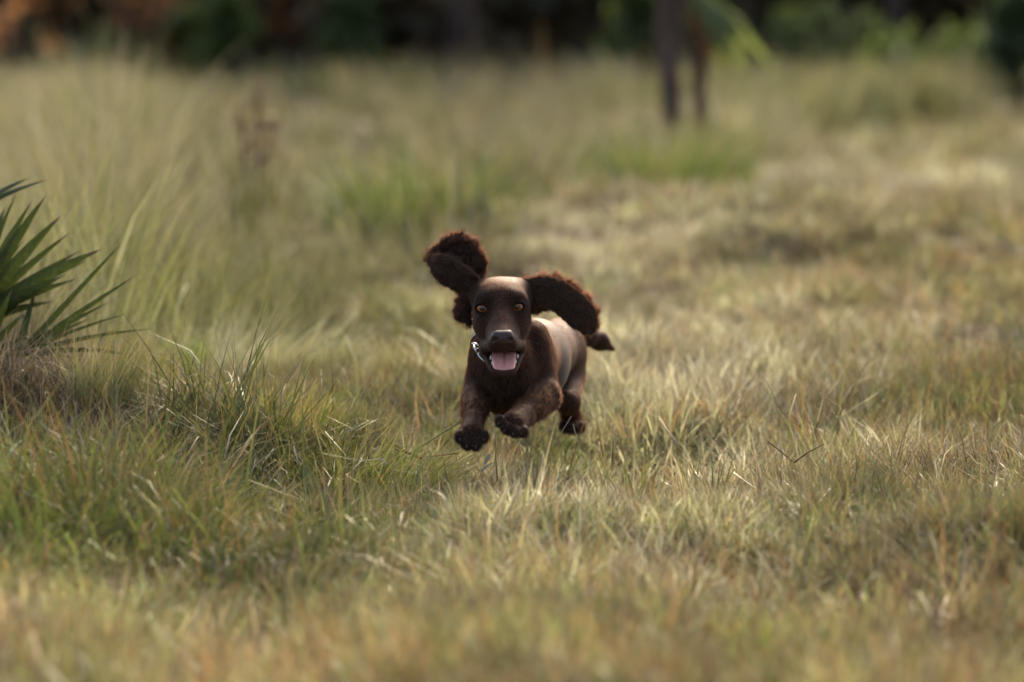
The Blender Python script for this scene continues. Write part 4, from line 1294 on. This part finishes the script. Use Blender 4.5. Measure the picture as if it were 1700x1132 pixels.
tussock("dark green clump at the edge of the tall grass behind the dog's back", 1100, 352, 17.8, 420, (0.30, 0.55), 0.35, 0.3, 0.6, 0.0080, LUSH, None, (0.0, 0.6), 0.3)
tussock("dark green clump in the tall grass above the raised ear", 690, 425, 14.2, 420, (0.30, 0.58), 0.30, 0.35, 0.6, 0.0070, LUSH, (2.4, 0.3), (0.0, 0.6), 0.3)
tussock("green clump right of the palmetto, before the tall grass", 190, 690, 8.7, 300, (0.12, 0.26), 0.14, 0.45, 0.8, 0.0032, LUSH, None, (0.2, 0.9), 0.3)

# feathery bright weed at the foot of the tall grass
wz = P(300, 655, 9.1); wz[2] = float(ground_h(wz[0], wz[1]))
weed = empty("weed", tuple(wz)); tag(weed, "bright yellow-green feathery weed at the foot of the tall grass", "weed")
m_weed = leaf_mat("weed_leaves", [(0, (0.10, 0.145, 0.028)), (1, (0.20, 0.235, 0.055))], 0.5)
cs, V, F = [], [], []
for i in range(16):
    a = R.uniform(0, 6.28); L = R.uniform(0.10, 0.19); t_ = R.uniform(0.1, 0.75)
    tp = np.array([math.cos(a) * math.sin(t_) * L, math.sin(a) * math.sin(t_) * L, math.cos(t_) * L])
    v, ff = tube([(0, 0, 0), tuple(tp * 0.5 + [0, 0, 0.01]), tuple(tp)], [0.0016, 0.0012, 0.0005], 5)
    o_ = len(V); V += v; F += [tuple(j + o_ for j in g_) for g_ in ff]
    cs += [tuple(tp * q) for q in (0.45, 0.65, 0.85, 1.0)]
mesh_obj("stem", V, F, m_weed, weed).data.attributes.new("bc", 'FLOAT', 'POINT')
lv, lf, bc = leaf_cloud(1500, cs, [0.022] * len(cs), 0.0085, 9, 0.22)
o = mesh_obj("foliage", lv, lf, m_weed, weed, smooth=False); fattr(o.data, "bc", bc)

# dead dock stalk standing in the tall grass
dz_ = P(430, 330, 15.0)
dock = empty("dead_stalk", (dz_[0], 15.0, float(ground_h(dz_[0], 15.0)))); tag(dock, "dark brown dead seed stalks standing in the tall grass at left", "dead plant")
m_dock = leaf_mat("dock_seeds", [(0, (0.12, 0.065, 0.04)), (1, (0.26, 0.16, 0.10))], 0.2)
for (dx, h_) in ((0.0, 0.57), (-0.075, 0.50), (0.05, 0.44)):
    V, F = tube([(dx * 0.3, 0, 0), (dx * 0.7, 0.01, h_ * 0.5), (dx, 0, h_)], [0.006, 0.005, 0.003], 6)
    st_ = mesh_obj("stem", V, F, m_dbark, dock)
    cs = [(dx * (0.7 + 0.3 * t_), 0, h_ * (0.5 + 0.5 * t_)) for t_ in np.linspace(0, 1, 9)]
    lv, lf, bc = leaf_cloud(80, cs, [0.038] * 9, 0.014, int(h_ * 100), 0.6)
    o = mesh_obj("seed_head", lv, lf, m_dock, dock, smooth=False); fattr(o.data, "bc", bc)

# ------------------------------------------------------------------ single stems, twigs and dead leaves
m_twig = plain_mat("dead_twig", (0.075, 0.04, 0.024), 0.85, 0.2, 0.3, 60)
m_stalkp = plain_mat("bleached_stem", (0.38, 0.32, 0.21), 0.75, 0.2, 0.2, 60)
m_stalko = plain_mat("ochre_stem", (0.34, 0.21, 0.07), 0.75, 0.2, 0.25, 60)
m_stalkg = plain_mat("green_stem", (0.15, 0.17, 0.055), 0.6, 0.3, 0.25, 60)


def stem(name, label, pts, r0, mat, cat="twig", group="dead stems among the grass"):
    q = [P(*p_) for p_ in pts]
    o_ = q[0]
    V, F = tube([p_ - o_ for p_ in q], [r0 * (1 - 0.6 * i / (len(q) - 1)) for i in range(len(q))], 6)
    o = mesh_obj(name, V, F, mat); o.location = tuple(o_)
    return tag(o, label, cat, group)


stem("twig", "dark brown twig slanting over the low bank, left of the paws", [(505, 752, 7.55), (470, 734, 7.53), (440, 722, 7.50), (418, 720, 7.48)], 0.0022, m_twig)
stem("twig", "dark twig lying just left of the front paws", [(700, 762, 7.5), (680, 752, 7.5), (655, 746, 7.48)], 0.0020, m_twig)
stem("twig", "brown twig rising to the right in the grass right of the dog", [(1318, 768, 7.55), (1340, 752, 7.55), (1368, 737, 7.55)], 0.0020, m_twig)
stem("twig", "brown twig crossing the other one right of the dog", [(1275, 733, 7.6), (1295, 748, 7.58), (1315, 766, 7.55)], 0.0018, m_twig)
stem("twig", "long brown stem slanting up at the right edge of the picture", [(1640, 788, 7.5), (1670, 776, 7.48), (1715, 756, 7.45)], 0.0018, m_twig)
stem("twig", "dark stem curving up on the straw mound", [(255, 735, 7.9), (240, 720, 7.9), (215, 712, 7.88), (175, 712, 7.86)], 0.0018, m_twig)
stem("dry_stalk", "long pale stem arching to the left below the dog's front paws", [(630, 762, 7.40), (600, 765, 7.38), (565, 800, 7.30), (535, 825, 7.25), (490, 842, 7.2)], 0.0013, m_stalkp, "grass stem")
stem("dry_stalk", "long green stem lying across, just left of the front paws", [(765, 700, 7.42), (735, 718, 7.45), (705, 738, 7.48), (680, 755, 7.5)], 0.0016, m_stalkg, "grass stem")
stem("dry_stalk", "ochre stem standing between the dog's front paws", [(826, 800, 7.45), (823, 760, 7.45), (822, 722, 7.45)], 0.0018, m_stalko, "grass stem")
stem("dry_stalk", "bent ochre stem lying left of the front paw", [(760, 752, 7.42), (720, 757, 7.43), (670, 760, 7.45)], 0.0018, m_stalko, "grass stem")
stem("dry_stalk", "thin bent straw arching in the left foreground grass", [(455, 830, 7.1), (460, 795, 7.1), (466, 776, 7.1), (475, 782, 7.08), (480, 800, 7.05)], 0.0012, m_stalkp, "grass stem")
stem("dry_stalk", "thin stem slanting in front of the hind paw", [(925, 730, 7.6), (938, 708, 7.6), (948, 692, 7.6)], 0.0011, m_stalkp, "grass stem")
stem("dry_stalk", "second thin stem crossing in front of the hind paw", [(962, 740, 7.6), (955, 718, 7.6), (951, 703, 7.6)], 0.0011, m_stalkp, "grass stem")
stem("dry_stalk", "tall green blade-like stem right of the hind paw", [(1002, 760, 7.6), (994, 720, 7.6), (989, 688, 7.6)], 0.0014, m_stalko, "grass stem")
stem("dry_stalk", "tall straight stem, farther right of the hind paw", [(1016, 765, 7.6), (1018, 735, 7.6), (1017, 708, 7.6)], 0.0013, m_stalkg, "grass stem")
stem("dry_stalk", "pale pink stem slanting to the upper left in the grass right of the dog", [(1128, 742, 7.9), (1108, 715, 7.95), (1094, 692, 8.0)], 0.0022, m_stalkp, "grass stem")
stem("dry_stalk", "long dry stem slanting down right in the right foreground", [(1218, 785, 7.3), (1250, 808, 7.2), (1285, 832, 7.1)], 0.0018, m_stalkp, "grass stem")
stem("dry_stalk", "pale curved stem at the right side of the foreground", [(1655, 800, 7.2), (1652, 830, 7.1), (1640, 858, 7.0)], 0.0018, m_stalkp, "grass stem")
stem("dry_stalk", "stiff green stem leaning right in the grass right of the dog", [(1185, 730, 7.8), (1200, 700, 7.8), (1212, 676, 7.8)], 0.0014, m_stalkg, "grass stem")

m_lpale = plain_mat("bleached_leaf", (0.40, 0.35, 0.24), 0.7, 0.2, 0.2, 30)
m_lor = plain_mat("orange_dead_leaf", (0.50, 0.17, 0.03), 0.7, 0.3, 0.25, 30)
m_lyel = plain_mat("yellow_dead_leaf", (0.50, 0.33, 0.06), 0.7, 0.3, 0.2, 30)


def dead_leaf(label, a_, b_, w, mat, bow=0.15, group="dead leaf blades in the grass"):
    p0 = P(*a_); p2 = P(*b_)
    mid = (p0 + p2) / 2 + np.array([0, -0.01, np.linalg.norm(p2 - p0) * bow])
    V, F = strap(p0 - p0, mid - p0, p2 - p0, w, 0.25, 7)
    o = mesh_obj("dead_leaf", V, F, mat); o.location = tuple(p0)
    return tag(o, label, "leaf", group)


dead_leaf("slender bleached leaf blade standing on the low bank, left", (418, 788, 7.5), (434, 744, 7.48), 0.0045, m_lpale)
dead_leaf("short bleached leaf blade standing in the middle of the low bank", (568, 800, 7.42), (573, 768, 7.42), 0.0060, m_lpale, 0.02)
dead_leaf("small pale leaf lying left of the front paws", (632, 762, 7.40), (644, 771, 7.38), 0.006, m_lpale)
dead_leaf("whitish curled leaf below the front paw", (798, 782, 7.35), (822, 766, 7.36), 0.006, m_lpale, 0.1)
dead_leaf("pale broken leaf under the gap between the paws", (815, 754, 7.42), (803, 772, 7.4), 0.010, m_lpale, 0.05)
dead_leaf("yellow leaf blade standing in the left foreground", (258, 860, 6.95), (270, 818, 6.95), 0.007, m_lyel, 0.02)
dead_leaf("pale leaf lying in the left foreground tuft", (265, 925, 6.6), (292, 906, 6.6), 0.006, m_lpale, 0.05)
dead_leaf("bleached leaf tip lying behind the straw mound", (178, 664, 8.3), (202, 672, 8.3), 0.008, m_lpale, 0.05)
dead_leaf("orange dead leaf at the bottom left corner", (105, 1095, 5.35), (128, 1080, 5.35), 0.014, m_lor, 0.1)
dead_leaf("blurred orange leaf at the left foreground's centre", (382, 968, 6.2), (412, 990, 6.2), 0.014, m_lor, 0.1)
dead_leaf("rust leaf at the right bottom corner", (1690, 1030, 5.6), (1705, 1060, 5.6), 0.014, m_lor, 0.1)
dead_leaf("orange blade lying left of the front paw", (680, 755, 7.5), (640, 730, 7.52), 0.005, m_stalko, 0.08)
dead_leaf("tan curled leaf right of the dog in the bright grass", (1350, 668, 8.9), (1375, 655, 8.9), 0.014, m_pald, 0.1)
